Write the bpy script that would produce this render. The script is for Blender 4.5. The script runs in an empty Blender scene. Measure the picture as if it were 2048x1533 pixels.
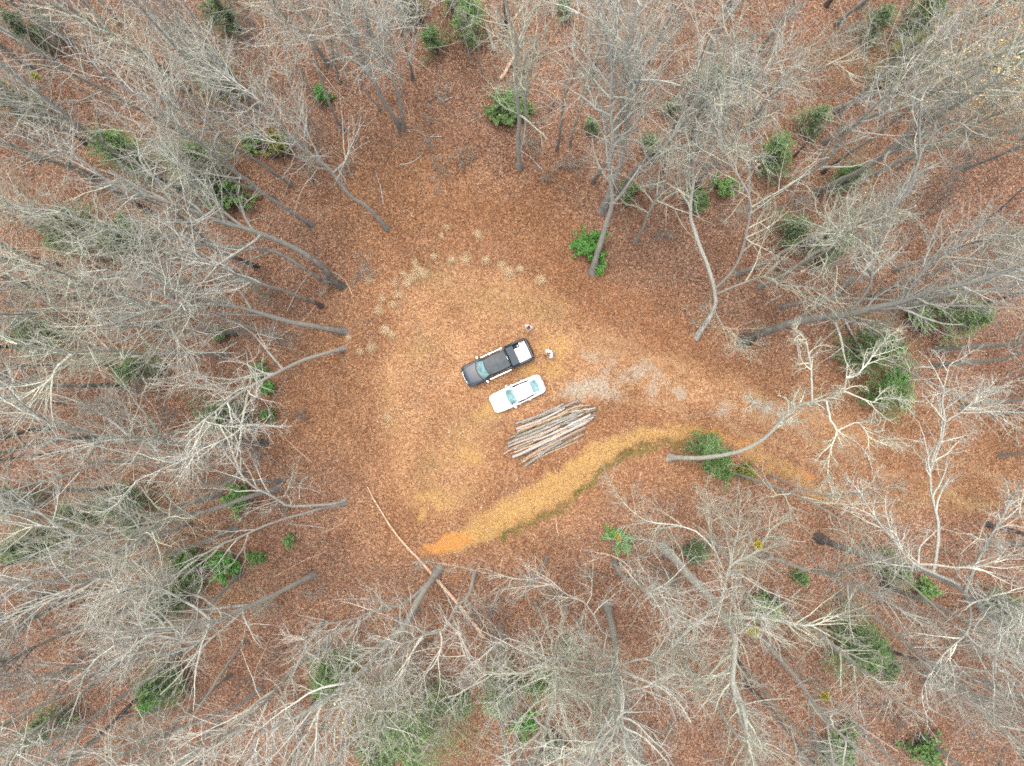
import bpy, bmesh, math, random
import numpy as np
from mathutils import Vector, Matrix

random.seed(7)
RNG = np.random.default_rng(11)
C = bpy.context.scene.collection
PI = math.pi
H = 59.0                      # drone height above the clearing, metres
S = 2048 * 24 / 36 / H        # photograph pixels per metre on the ground
CX, CY = 1024.0, 766.0


def W(px, py, z=0.0):
    """A point of the place from its pixel in the photograph and its height."""
    f = (H - z) / H
    return np.array([(px - CX) / S * f, (CY - py) / S * f, z])


def PX(x, y):
    return x * S + CX, CY - y * S


# ------------------------------------------------------------------ small noise helpers
class VNoise:
    def __init__(self, seed, n=256):
        self.g = np.random.default_rng(seed).random((n, n))
        self.n = n

    def __call__(self, x, y, size):
        u = np.asarray(x) / size + 1000.3
        v = np.asarray(y) / size + 1000.7
        i = np.floor(u).astype(int); j = np.floor(v).astype(int)
        fu = u - i; fv = v - j
        fu = fu * fu * (3 - 2 * fu); fv = fv * fv * (3 - 2 * fv)
        n = self.n; g = self.g
        a = g[i % n, j % n]; b = g[(i + 1) % n, j % n]
        c = g[i % n, (j + 1) % n]; d = g[(i + 1) % n, (j + 1) % n]
        return (a * (1 - fu) + b * fu) * (1 - fv) + (c * (1 - fu) + d * fu) * fv

    def fbm(self, x, y, size, octs=4):
        s = 0; a = 1; t = 0
        for k in range(octs):
            s = s + a * self(x + 17 * k, y - 31 * k, size / 2 ** k); t += a; a *= 0.55
        return s / t


N1, N2, N3 = VNoise(1), VNoise(2), VNoise(3)


def sstep(a, b, x):
    t = np.clip((x - a) / (b - a), 0, 1)
    return t * t * (3 - 2 * t)


def seg_dist(x, y, pts, closed=False):
    pts = list(pts) + ([pts[0]] if closed else [])
    d = np.full(np.shape(x), 1e9)
    for (x0, y0), (x1, y1) in zip(pts[:-1], pts[1:]):
        dx, dy = x1 - x0, y1 - y0
        t = np.clip(((x - x0) * dx + (y - y0) * dy) / (dx * dx + dy * dy + 1e-9), 0, 1)
        d = np.minimum(d, np.hypot(x - x0 - t * dx, y - y0 - t * dy))
    return d


def in_poly(x, y, pts):
    r = np.zeros(np.shape(x), bool)
    n = len(pts)
    for i in range(n):
        x0, y0 = pts[i]; x1, y1 = pts[(i + 1) % n]
        c = (y0 > y) != (y1 > y)
        r ^= c & (x < (x1 - x0) * (y - y0) / (y1 - y0 + 1e-12) + x0)
    return r


def poly_sd(x, y, pts):
    """signed distance in pixels, positive inside"""
    d = seg_dist(x, y, pts, True)
    return np.where(in_poly(x, y, pts), d, -d)


# ------------------------------------------------------------------ zones of the ground (photo pixels on the ground)
CLEARING = [(690, 330), (830, 268), (1000, 345), (1100, 345), (1165, 430), (1190, 560), (1330, 590), (1470, 705), (1700, 735),
            (1850, 745), (2060, 850), (2060, 1010), (1800, 1010), (1640, 985), (1540, 935), (1420, 985), (1280, 985), (1180, 1070),
            (1090, 1100), (900, 1128), (790, 1130), (700, 1060), (705, 985), (640, 930), (560, 890), (555, 720), (690, 610), (705, 470), (660, 400)]
MOWN = [(800, 640), (830, 565), (920, 530), (1010, 535), (1100, 570), (1190, 640), (1300, 690), (1420, 730), (1560, 800), (1720, 860),
        (1740, 905), (1560, 850), (1380, 800), (1230, 790), (1110, 800), (1010, 850), (1000, 925), (965, 990), (900, 1035), (815, 1010), (760, 900), (770, 750)]
STRIP = [(855, 1100), (908, 1062), (988, 1014), (1055, 972), (1120, 935), (1190, 888), (1262, 860), (1345, 851), (1420, 862), (1460, 880), (1425, 888),
         (1340, 880), (1290, 888), (1245, 905), (1195, 950), (1150, 995), (1100, 1025), (1030, 1062), (960, 1092), (880, 1108)]
STRIP2 = [(1450, 872), (1500, 880), (1560, 915), (1640, 965), (1760, 1010), (1900, 1060), (1880, 1075), (1740, 1035), (1620, 990), (1530, 940), (1470, 900)]
CLAY = [[(850, 1103), (880, 1070), (915, 1062), (950, 1075), (925, 1095), (880, 1108)], [(1440, 876), (1490, 882), (1520, 897), (1480, 892)],
        [(1600, 935), (1640, 958), (1625, 962), (1590, 945)], [(1380, 855), (1450, 868), (1440, 880), (1390, 866)]]
MOSS = [(1000, 1082), (1060, 1052), (1110, 1028), (1150, 1002), (1195, 957), (1245, 915), (1290, 896), (1350, 888), (1410, 893)]
GRAVEL = [[(1117, 790), (1135, 772), (1165, 757), (1200, 752), (1218, 760), (1220, 775), (1245, 782), (1250, 792), (1215, 795), (1170, 793)],
          [(1245, 745), (1270, 735), (1290, 722), (1300, 735), (1295, 752), (1265, 760)], [(1308, 742), (1325, 746), (1322, 762), (1310, 757)],
          [(1168, 710), (1190, 709), (1188, 720), (1170, 720)], [(1203, 732), (1220, 735), (1214, 745), (1204, 742)]]
GRAVEL_TRACK = [(1200, 735), (1280, 765), (1370, 800), (1450, 818), (1540, 825), (1600, 850), (1680, 885), (1730, 912)]
YGRASS = [(1085, 683, 26, 20), (1103, 727, 22, 20), (940, 908, 26, 24), (978, 818, 22, 16), (870, 1000, 36, 18), (855, 1030, 16, 12), (1062, 735, 26, 12), (1120, 690, 18, 26)]
OLIVE = [(930, 880, 45, 50), (870, 560, 60, 30), (1000, 600, 90, 40), (905, 990, 60, 25), (860, 930, 30, 40), (1790, 120, 170, 70), (1960, 190, 110, 90), (1700, 330, 70, 60), (330, 330, 170, 90), (230, 460, 160, 70), (360, 1160, 160, 110), (830, 1450, 160, 90), (250, 1030, 130, 60), (1760, 720, 70, 80), (1900, 1000, 160, 25), (1720, 1310, 90, 70), (780, 820, 25, 60), (1090, 620, 50, 30), (840, 690, 40, 40), (960, 830, 40, 25)]
RUTS = [[(1120, 655), (1240, 682), (1400, 742), (1540, 800), (1680, 850), (1900, 930), (2100, 1000)], [(1130, 688), (1230, 706), (1380, 770), (1520, 832), (1660, 892), (1880, 980), (2100, 1060)],
        [(1230, 800), (1330, 806), (1430, 838), (1560, 890), (1700, 950)], [(1225, 765), (1330, 775), (1440, 808), (1570, 855)]]
DARKPILE = [(985, 1000), (1020, 950), (1090, 905), (1130, 880), (1190, 830), (1260, 815), (1400, 840), (1340, 845), (1260, 850), (1185, 876), (1115, 920), (1050, 955)]
DARKTOP = [(850, 405), (960, 370), (1100, 420), (1170, 500), (1110, 555), (1010, 515), (900, 505), (840, 470)]
DARKBANK = [(1190, 540), (1260, 585), (1340, 640), (1420, 700), (1520, 770), (1440, 745), (1330, 700), (1230, 650), (1130, 590), (1080, 540), (1110, 500)]


def zones(x, y):
    """masks (0..1) at world x, y"""
    wx = x + (N1.fbm(x, y, 2.2) - .5) * 2.2
    wy = y + (N2.fbm(x, y, 2.2) - .5) * 2.2
    px, py = wx * S + CX, CY - wy * S
    fine = N3.fbm(x, y, 0.5, 3)
    z = {}
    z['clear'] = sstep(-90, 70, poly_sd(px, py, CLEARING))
    mx, my = (x + (N2.fbm(x, y, 1.3) - .5) * 1.3) * S + CX, CY - (y + (N3.fbm(x, y, 1.3) - .5) * 1.3) * S
    z['mown'] = sstep(-24, 26, poly_sd(mx, my, MOWN)) * np.clip(.55 + .8 * N1.fbm(x + 7, y, 3.5), 0, 1)
    fx, fy = x + (N1.fbm(x, y, .9) - .5) * 1.5, y + (N2.fbm(x, y, .9) - .5) * 1.5
    qx, qy = fx * S + CX, CY - fy * S
    g1 = sstep(-9, 10, poly_sd(qx, qy, STRIP)) * (.55 + .6 * fine)
    g2 = sstep(-10, 12, poly_sd(qx, qy, STRIP2)) * (.25 + .7 * fine)
    g = np.maximum(g1, g2 * .8 * np.clip(1.5 - (px - 1450) / 260, 0, 1))
    for (a, b, rx, ry) in YGRASS:
        g = np.maximum(g, .75 * sstep(1.5, .2, np.hypot((px - a) / rx, (py - b) / ry)) * (.5 + .7 * fine))
    z['grass'] = np.clip(g * np.clip(.6 + .75 * N2.fbm(x, y + 5, 2.0), 0, 1), 0, 1)
    o = np.zeros_like(x)
    for (a, b, rx, ry) in OLIVE:
        o = np.maximum(o, sstep(1.4, .2, np.hypot((px - a) / rx, (py - b) / ry)))
    z['olive'] = o * (.3 + .9 * fine)
    c = np.zeros_like(x)
    for p in CLAY:
        c = np.maximum(c, sstep(-7, 8, poly_sd(qx, qy, p)))
    z['clay'] = np.clip(c * (.35 + fine), 0, 1)
    m = sstep(11, 2, seg_dist(qx, qy, MOSS))
    z['moss'] = np.clip(m * (N1.fbm(x, y, 1.6) * 2.2 - .45), 0, 1)
    gr = np.zeros_like(x)
    for p in GRAVEL:
        gr = np.maximum(gr, sstep(-13, 12, poly_sd(qx, qy, p)) * (.40 + .6 * fine))
    tr = sstep(34, 4, seg_dist(px, py, GRAVEL_TRACK)) * sstep(.42, .66, N2.fbm(x + 9, y, 1.2)) * np.clip(1.05 - (px - 1250) / 560, .22, .75) * (.3 + fine)
    z['gravel'] = np.clip(np.maximum(gr, tr), 0, 1)
    z['dark'] = np.maximum(sstep(-40, 30, poly_sd(px, py, DARKBANK)), .8 * sstep(-45, 40, poly_sd(px, py, DARKTOP)) * (.4 + fine))
    z['dark'] = np.maximum(z['dark'], .9 * sstep(-14, 14, poly_sd(px, py, DARKPILE)))
    z['rut'] = np.maximum.reduce([sstep(11, 3, seg_dist(px, py, r)) for r in RUTS]) * (.35 + .9 * fine) * sstep(.25, .5, N1.fbm(x, y, 4))
    return z


def terrain(x, y):
    px, py = x * S + CX, CY - y * S
    f = 1 - sstep(-60, 60, poly_sd(px, py, CLEARING))
    h = f * (N1.fbm(x, y, 14) - .5) * 0.9 + (N2.fbm(x, y, 2.5) - .5) * 0.10 * (0.25 + f)
    h = h + .5 * sstep(-30, 40, poly_sd(px, py, DARKBANK)) * (N3(x, y, 3) * .3 + .7)
    h = h - .07 * np.maximum.reduce([sstep(12, 3, seg_dist(px, py, r)) for r in RUTS])
    h = h - .38 * sstep(26, 0, seg_dist(px, py, MOSS))
    park = seg_dist(px, py, [(930, 745), (1060, 690)])
    park2 = seg_dist(px, py, [(985, 810), (1090, 765)])
    k = sstep(20, 70, np.minimum(park, park2))
    return h * k


def tz(x, y):
    return float(terrain(np.array([float(x)]), np.array([float(y)]))[0])


# ------------------------------------------------------------------ object helpers
def link(name, me):
    o = bpy.data.objects.new(name, me)
    C.objects.link(o)
    return o


def tag(o, label, cat, group=None, kind=None):
    if label:
        o['label'] = label
    if cat:
        o['category'] = cat
    if group:
        o['group'] = group
    if kind:
        o['kind'] = kind
    return o


def empty(name, loc, rz=0.0):
    o = bpy.data.objects.new(name, None)
    o.empty_display_size = .3
    o.location = loc
    o.rotation_euler = (0, 0, rz)
    C.objects.link(o)
    return o


def mesh_np(name, verts, quads, mats, parent=None, smooth=True, attrs=None, tris=None, midx=None):
    verts = np.asarray(verts, np.float32)
    me = bpy.data.meshes.new(name)
    me.vertices.add(len(verts))
    me.vertices.foreach_set('co', verts.ravel())
    loops = []; starts = []; n = 0
    if quads is not None and len(quads):
        q = np.asarray(quads, np.int32)
        loops.append(q.ravel()); starts.append(np.arange(len(q)) * 4); n = q.size
    if tris is not None and len(tris):
        t = np.asarray(tris, np.int32)
        loops.append(t.ravel()); starts.append(n + np.arange(len(t)) * 3)
    lv = np.concatenate(loops).astype(np.int32); ls = np.concatenate(starts).astype(np.int32)
    me.loops.add(len(lv)); me.loops.foreach_set('vertex_index', lv)
    me.polygons.add(len(ls)); me.polygons.foreach_set('loop_start', ls)
    if smooth:
        me.polygons.foreach_set('use_smooth', np.ones(len(ls), bool))
    for m in (mats if isinstance(mats, (list, tuple)) else [mats]):
        me.materials.append(m)
    if midx is not None:
        me.polygons.foreach_set('material_index', np.asarray(midx, np.int32))
    for (an, dom, typ, data) in (attrs or []):
        a = me.attributes.new(an, typ, dom)
        if typ == 'FLOAT':
            a.data.foreach_set('value', np.asarray(data, np.float32).ravel())
        else:
            a.data.foreach_set('color', np.asarray(data, np.float32).ravel())
    me.update(calc_edges=True)
    o = link(name, me)
    if parent is not None:
        o.parent = parent
    return o


def mesh_bm(name, bm, mat, parent=None, smooth=True):
    bmesh.ops.recalc_face_normals(bm, faces=bm.faces)
    me = bpy.data.meshes.new(name)
    for f in bm.faces:
        f.smooth = smooth
    bm.to_mesh(me); bm.free()
    for m in (mat if isinstance(mat, (list, tuple)) else [mat]):
        me.materials.append(m)
    o = link(name, me)
    if parent is not None:
        o.parent = parent
    return o


# ------------------------------------------------------------------ tubes, many at once
def tubes(pts, rad, sides):
    """pts (N,P,3), rad (N,P) -> verts, quads"""
    N, P, _ = pts.shape
    t = np.empty_like(pts)
    t[:, 1:-1] = pts[:, 2:] - pts[:, :-2]
    t[:, 0] = pts[:, 1] - pts[:, 0]; t[:, -1] = pts[:, -1] - pts[:, -2]
    t /= np.linalg.norm(t, axis=2, keepdims=True) + 1e-9
    m = pts[:, -1] - pts[:, 0]
    ref = np.zeros((N, 3)); k = np.argmin(np.abs(m), axis=1); ref[np.arange(N), k] = 1
    u = np.cross(t, ref[:, None, :]); u /= np.linalg.norm(u, axis=2, keepdims=True) + 1e-9
    v = np.cross(t, u)
    a = np.arange(sides) * 2 * PI / sides
    ring = u[:, :, None, :] * np.cos(a)[None, None, :, None] + v[:, :, None, :] * np.sin(a)[None, None, :, None]
    V = pts[:, :, None, :] + ring * rad[:, :, None, None]
    idx = np.arange(N * P * sides).reshape(N, P, sides)
    a0 = idx[:, :-1]; b0 = idx[:, 1:]
    q = np.stack([a0, np.roll(a0, -1, 2), np.roll(b0, -1, 2), b0], axis=-1).reshape(-1, 4)
    return V.reshape(-1, 3), q


class Geo:
    def __init__(self):
        self.v = []; self.q = []; self.n = 0

    def add(self, V, q):
        self.v.append(V); self.q.append(q + self.n); self.n += len(V)

    def out(self):
        return np.concatenate(self.v), np.concatenate(self.q)


def catmull(p, n):
    p = np.asarray(p, float)
    if len(p) == 2:
        return p[0] + (p[1] - p[0]) * np.linspace(0, 1, n)[:, None]
    q = np.vstack([2 * p[0] - p[1], p, 2 * p[-1] - p[-2]])
    d = np.concatenate([[0], np.cumsum(np.linalg.norm(np.diff(p, axis=0), axis=1))])
    s = np.linspace(0, d[-1], n)
    i = np.clip(np.searchsorted(d, s, side='right') - 1, 0, len(p) - 2)
    t = ((s - d[i]) / (d[i + 1] - d[i] + 1e-9))[:, None]
    a, b, c, e = q[i], q[i + 1], q[i + 2], q[i + 3]
    return .5 * (2 * b + (c - a) * t + (2 * a - 5 * b + 4 * c - e) * t ** 2 + (3 * b - a - 3 * c + e) * t ** 3)


# ------------------------------------------------------------------ materials
def nt(name):
    m = bpy.data.materials.new(name)
    m.use_nodes = True
    t = m.node_tree
    b = t.nodes['Principled BSDF']
    return m, t, b


def nd(t, typ, **kw):
    n = t.nodes.new(typ)
    for k, v in kw.items():
        if k.startswith('i_'):
            n.inputs[k[2:].replace('_', ' ')].default_value = v
        else:
            setattr(n, k, v)
    return n


def ramp(t, fac, stops, interp='LINEAR'):
    r = t.nodes.new('ShaderNodeValToRGB')
    r.color_ramp.interpolation = interp
    e = r.color_ramp.elements
    while len(e) < len(stops):
        e.new(.5)
    for k, (p, c) in enumerate(stops):
        e[k].position = p
        e[k].color = (*c, 1) if len(c) == 3 else c
    t.links.new(fac, r.inputs[0])
    return r.outputs[0]


def mix(t, fac, a, b, blend='MIX'):
    m = t.nodes.new('ShaderNodeMix'); m.data_type = 'RGBA'; m.blend_type = blend
    for s, v in ((0, fac), (6, a), (7, b)):
        if hasattr(v, 'is_linked'):
            t.links.new(v, m.inputs[s])
        elif s == 0:
            m.inputs[0].default_value = v
        else:
            m.inputs[s].default_value = (*v, 1)
    return m.outputs[2]


def math_(t, op, a, b=None, clamp=False):
    m = t.nodes.new('ShaderNodeMath'); m.operation = op; m.use_clamp = clamp
    for s, v in ((0, a), (1, b)):
        if v is None:
            continue
        if hasattr(v, 'is_linked'):
            t.links.new(v, m.inputs[s])
        else:
            m.inputs[s].default_value = v
    return m.outputs[0]


def attr(t, name):
    a = t.nodes.new('ShaderNodeAttribute'); a.attribute_name = name
    return a


def simple(name, col, rough=.5, metal=0.0, coat=0.0, noise=0.0, nscale=6.0, spec=.5):
    m, t, b = nt(name)
    b.inputs['Base Color'].default_value = (*col, 1)
    b.inputs['Roughness'].default_value = rough
    b.inputs['Metallic'].default_value = metal
    b.inputs['Coat Weight'].default_value = coat
    b.inputs['Specular IOR Level'].default_value = spec
    if noise:
        tc = nd(t, 'ShaderNodeTexCoord')
        n = nd(t, 'ShaderNodeTexNoise', i_Scale=nscale, i_Detail=5.0)
        t.links.new(tc.outputs['Object'], n.inputs['Vector'])
        lo = tuple(c * (1 - noise) for c in col); hi = tuple(min(1, c * (1 + noise)) for c in col)
        t.links.new(ramp(t, n.outputs[0], [(.3, lo), (.7, hi)]), b.inputs['Base Color'])
    return m


def bark(name, dark, mid, pale, lich=.5, zspan=9.0, bias=0.0):
    """bark with lichen patches: colour differs from patch to patch, lichen grows on the higher wood"""
    m, t, b = nt(name)
    tc = nd(t, 'ShaderNodeTexCoord'); oi = nd(t, 'ShaderNodeObjectInfo')
    off = nd(t, 'ShaderNodeVectorMath', operation='ADD')
    t.links.new(tc.outputs['Object'], off.inputs[0]); t.links.new(oi.outputs['Random'], off.inputs[1])
    mp = nd(t, 'ShaderNodeMapping'); mp.inputs['Scale'].default_value = (9, 9, 2.2)
    t.links.new(off.outputs[0], mp.inputs[0])
    n1 = nd(t, 'ShaderNodeTexNoise', i_Scale=1.0, i_Detail=6.0, i_Roughness=.65)
    t.links.new(mp.outputs[0], n1.inputs['Vector'])
    base = ramp(t, n1.outputs[0], [(.32, dark), (.62, mid)])
    n2 = nd(t, 'ShaderNodeTexNoise', i_Scale=1.7, i_Detail=5.0, i_Roughness=.6)
    t.links.new(off.outputs[0], n2.inputs['Vector'])
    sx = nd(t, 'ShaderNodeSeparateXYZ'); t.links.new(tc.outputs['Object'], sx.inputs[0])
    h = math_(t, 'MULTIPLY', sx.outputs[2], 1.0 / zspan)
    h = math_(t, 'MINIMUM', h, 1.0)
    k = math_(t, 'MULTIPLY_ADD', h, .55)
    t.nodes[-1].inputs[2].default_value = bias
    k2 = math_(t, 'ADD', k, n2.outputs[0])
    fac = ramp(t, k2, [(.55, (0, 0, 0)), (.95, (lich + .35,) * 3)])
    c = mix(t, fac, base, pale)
    lo_ = (.52, .50, .48) if name.startswith('log') else (.45, .43, .42)
    n3 = nd(t, 'ShaderNodeTexNoise', i_Scale=14.0, i_Detail=3.0)
    t.links.new(off.outputs[0], n3.inputs['Vector'])
    c = mix(t, .75, c, ramp(t, n3.outputs[0], [(.36, lo_), (.6, (1.05, 1.04, 1.0))]), 'MULTIPLY')
    if name.startswith('twig'):      # the youngest shoots have thin brown bark, old limbs carry lichen
        c = mix(t, attr(t, 'young').outputs['Fac'], c, (.27, .245, .20))
    v = nd(t, 'ShaderNodeMapRange'); v.inputs[3].default_value = .78; v.inputs[4].default_value = 1.12
    t.links.new(oi.outputs['Random'], v.inputs[0])
    hs = nd(t, 'ShaderNodeHueSaturation'); t.links.new(c, hs.inputs['Color']); t.links.new(v.outputs[0], hs.inputs['Value'])
    t.links.new(hs.outputs[0], b.inputs['Base Color'])
    b.inputs['Roughness'].default_value = .9
    bp = nd(t, 'ShaderNodeBump', i_Strength=.5, i_Distance=.02)
    t.links.new(n1.outputs[0], bp.inputs['Height']); t.links.new(bp.outputs[0], b.inputs['Normal'])
    return m


M = {}
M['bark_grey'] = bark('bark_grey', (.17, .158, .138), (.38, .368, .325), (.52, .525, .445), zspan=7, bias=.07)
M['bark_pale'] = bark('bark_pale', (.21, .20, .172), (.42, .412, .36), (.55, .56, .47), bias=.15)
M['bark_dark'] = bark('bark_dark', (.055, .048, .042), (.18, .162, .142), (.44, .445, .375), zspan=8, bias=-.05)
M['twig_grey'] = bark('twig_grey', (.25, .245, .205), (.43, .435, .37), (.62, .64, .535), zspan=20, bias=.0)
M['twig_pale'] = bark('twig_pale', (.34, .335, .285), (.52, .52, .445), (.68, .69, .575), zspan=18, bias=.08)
M['twig_brown'] = bark('twig_brown', (.11, .085, .070), (.22, .185, .158), (.38, .37, .32), zspan=20, bias=-.15)
M['twig_lichen'] = bark('twig_lichen', (.31, .315, .23), (.50, .515, .385), (.66, .685, .52), zspan=16, bias=.12)


def foliage(name, dark, light, trans=.25):
    m, t, b = nt(name)
    a = attr(t, 'tint'); oi = nd(t, 'ShaderNodeObjectInfo')
    c = ramp(t, a.outputs['Fac'], [(0, dark), (.75, light), (1, tuple(min(1, x * 1.5) for x in light))])
    v = nd(t, 'ShaderNodeMapRange'); v.inputs[3].default_value = .8; v.inputs[4].default_value = 1.2
    t.links.new(oi.outputs['Random'], v.inputs[0])
    hs = nd(t, 'ShaderNodeHueSaturation'); t.links.new(c, hs.inputs['Color']); t.links.new(v.outputs[0], hs.inputs['Value'])
    t.links.new(hs.outputs[0], b.inputs['Base Color'])
    b.inputs['Roughness'].default_value = .55
    return m


M['leaf_bright'] = foliage('leaf_bright', (.042, .14, .020), (.105, .30, .045))
M['leaf_mid'] = foliage('leaf_mid', (.060, .12, .032), (.14, .25, .064))
M['leaf_dull'] = foliage('leaf_dull', (.07, .112, .045), (.155, .225, .088))
M['leaf_yellow'] = foliage('leaf_yellow', (.06, .075, .012), (.19, .20, .030))
M['leaf_gold'] = foliage('leaf_gold', (.30, .20, .06), (.58, .42, .15))
M['mistletoe'] = foliage('mistletoe', (.13, .12, .015), (.42, .36, .03))
# ------------------------------------------------------------------ ground sheet
def ground_axis(lo, hi, step, far):
    mid = np.arange(lo, hi + step / 2, step)
    out = [hi]; d = step
    while out[-1] < far:
        d *= 1.35; out.append(out[-1] + d)
    left = [lo]; d = step
    while left[-1] > -far:
        d *= 1.35; left.append(left[-1] - d)
    return np.concatenate([left[1:][::-1], mid, out[1:]])


def leaf_litter_material():
    m, t, b = nt('leaf_litter_ground')
    tc = nd(t, 'ShaderNodeTexCoord')
    v1 = nd(t, 'ShaderNodeTexVoronoi', voronoi_dimensions='2D', i_Scale=8.5, i_Randomness=1.0)
    v2 = nd(t, 'ShaderNodeTexVoronoi', voronoi_dimensions='2D', i_Scale=15.0, i_Randomness=1.0)
    for v in (v1, v2):
        t.links.new(tc.outputs['Object'], v.inputs['Vector'])
    s1 = nd(t, 'ShaderNodeSeparateColor'); t.links.new(v1.outputs['Color'], s1.inputs[0])
    s2 = nd(t, 'ShaderNodeSeparateColor'); t.links.new(v2.outputs['Color'], s2.inputs[0])
    leaf = [(0, (.045, .022, .013)), (.25, (.12, .054, .029)), (.55, (.22, .104, .052)), (.8, (.31, .160, .083)), (1, (.46, .29, .17))]
    c1 = ramp(t, s1.outputs[0], leaf); c2 = ramp(t, s2.outputs[1], leaf)
    woods = mix(t, .45, c1, c2)
    mown = mix(t, .5, ramp(t, s1.outputs[0], [(0, (.15, .069, .032)), (.4, (.295, .148, .070)), (1, (.53, .345, .19))]),
               ramp(t, s2.outputs[0], [(0, (.14, .066, .030)), (.5, (.285, .148, .068)), (1, (.50, .32, .17))]))
    nz = nd(t, 'ShaderNodeTexNoise', i_Scale=.22, i_Detail=6.0, i_Roughness=.6)
    t.links.new(tc.outputs['Object'], nz.inputs['Vector'])
    patch = ramp(t, nz.outputs[0], [(.33, (.74, .70, .68)), (.55, (1.0, 1.0, 1.0)), (.72, (1.16, 1.18, 1.2))])
    nf = nd(t, 'ShaderNodeTexNoise', i_Scale=5.0, i_Detail=6.0, i_Roughness=.7)
    t.links.new(tc.outputs['Object'], nf.inputs['Vector'])
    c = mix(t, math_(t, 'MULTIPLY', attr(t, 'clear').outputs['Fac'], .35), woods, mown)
    hs = nd(t, 'ShaderNodeHueSaturation'); hs.inputs['Saturation'].default_value = .86
    t.links.new(c, hs.inputs['Color'])
    c = mix(t, attr(t, 'clear').outputs['Fac'], hs.outputs[0], c)
    c = mix(t, attr(t, 'mown').outputs['Fac'], c, mown)
    c = mix(t, 1.0, c, patch, 'MULTIPLY')
    c = mix(t, math_(t, 'MULTIPLY', attr(t, 'dark').outputs['Fac'], .7), c, mix(t, .35, woods, (.20, .085, .03)))
    c = mix(t, math_(t, 'MULTIPLY', attr(t, 'rut').outputs['Fac'], .6), c, ramp(t, nf.outputs[0], [(.3, (.20, .115, .055)), (.7, (.42, .29, .165))]))
    ol = ramp(t, nf.outputs[0], [(.3, (.13, .10, .035)), (.7, (.32, .25, .10))])
    c = mix(t, math_(t, 'MULTIPLY', attr(t, 'olive').outputs['Fac'], .36), c, ol)
    gr = ramp(t, nf.outputs[0], [(.28, (.22, .128, .042)), (.5, (.39, .235, .082)), (.72, (.55, .37, .155))])
    c = mix(t, attr(t, 'grass').outputs['Fac'], c, gr)
    cl = ramp(t, nf.outputs[0], [(.3, (.32, .125, .030)), (.7, (.56, .26, .080))])
    c = mix(t, attr(t, 'clay').outputs['Fac'], c, cl)
    ms = ramp(t, nf.outputs[0], [(.3, (.06, .060, .016)), (.7, (.17, .15, .040))])
    c = mix(t, attr(t, 'moss').outputs['Fac'], c, ms)
    vg = nd(t, 'ShaderNodeTexVoronoi', voronoi_dimensions='2D', i_Scale=22.0)
    t.links.new(tc.outputs['Object'], vg.inputs['Vector'])
    sg = nd(t, 'ShaderNodeSeparateColor'); t.links.new(vg.outputs['Color'], sg.inputs[0])
    gv = ramp(t, sg.outputs[0], [(0, (.15, .132, .096)), (.5, (.29, .265, .20)), (1, (.46, .43, .35))])
    c = mix(t, attr(t, 'gravel').outputs['Fac'], c, gv)
    t.links.new(c, b.inputs['Base Color'])
    b.inputs['Roughness'].default_value = .95
    b.inputs['Specular IOR Level'].default_value = .2
    hgt = math_(t, 'ADD', v1.outputs['Distance'], math_(t, 'MULTIPLY', v2.outputs['Distance'], .6))
    bp = nd(t, 'ShaderNodeBump', i_Strength=.8, i_Distance=.05)
    t.links.new(hgt, bp.inputs['Height']); t.links.new(bp.outputs[0], b.inputs['Normal'])
    return m


def build_ground():
    xs = ground_axis(-50, 50, .22, 320); ys = ground_axis(-38, 38, .22, 320)
    X, Y = np.meshgrid(xs, ys)
    x, y = X.ravel(), Y.ravel()
    z = terrain(x, y)
    zs = zones(x, y)
    n, k = len(xs), len(ys)
    i = np.arange(n * k).reshape(k, n)
    q = np.stack([i[:-1, :-1], i[:-1, 1:], i[1:, 1:], i[1:, :-1]], -1).reshape(-1, 4)
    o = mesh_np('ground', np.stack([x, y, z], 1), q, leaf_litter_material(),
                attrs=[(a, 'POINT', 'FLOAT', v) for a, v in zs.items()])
    o['kind'] = 'structure'


build_ground()


def leaf_palette(n, kind):
    """dry leaf colours, one per leaf"""
    r = RNG.random(n)
    if kind == 'woods':
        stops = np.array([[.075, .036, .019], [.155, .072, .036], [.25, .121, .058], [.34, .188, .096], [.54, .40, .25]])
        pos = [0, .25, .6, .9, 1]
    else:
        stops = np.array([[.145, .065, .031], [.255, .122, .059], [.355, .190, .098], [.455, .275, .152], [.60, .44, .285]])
        pos = [0, .25, .6, .88, 1]
    return np.stack([np.interp(r, pos, stops[:, k]) for k in range(3)], 1)


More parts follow.
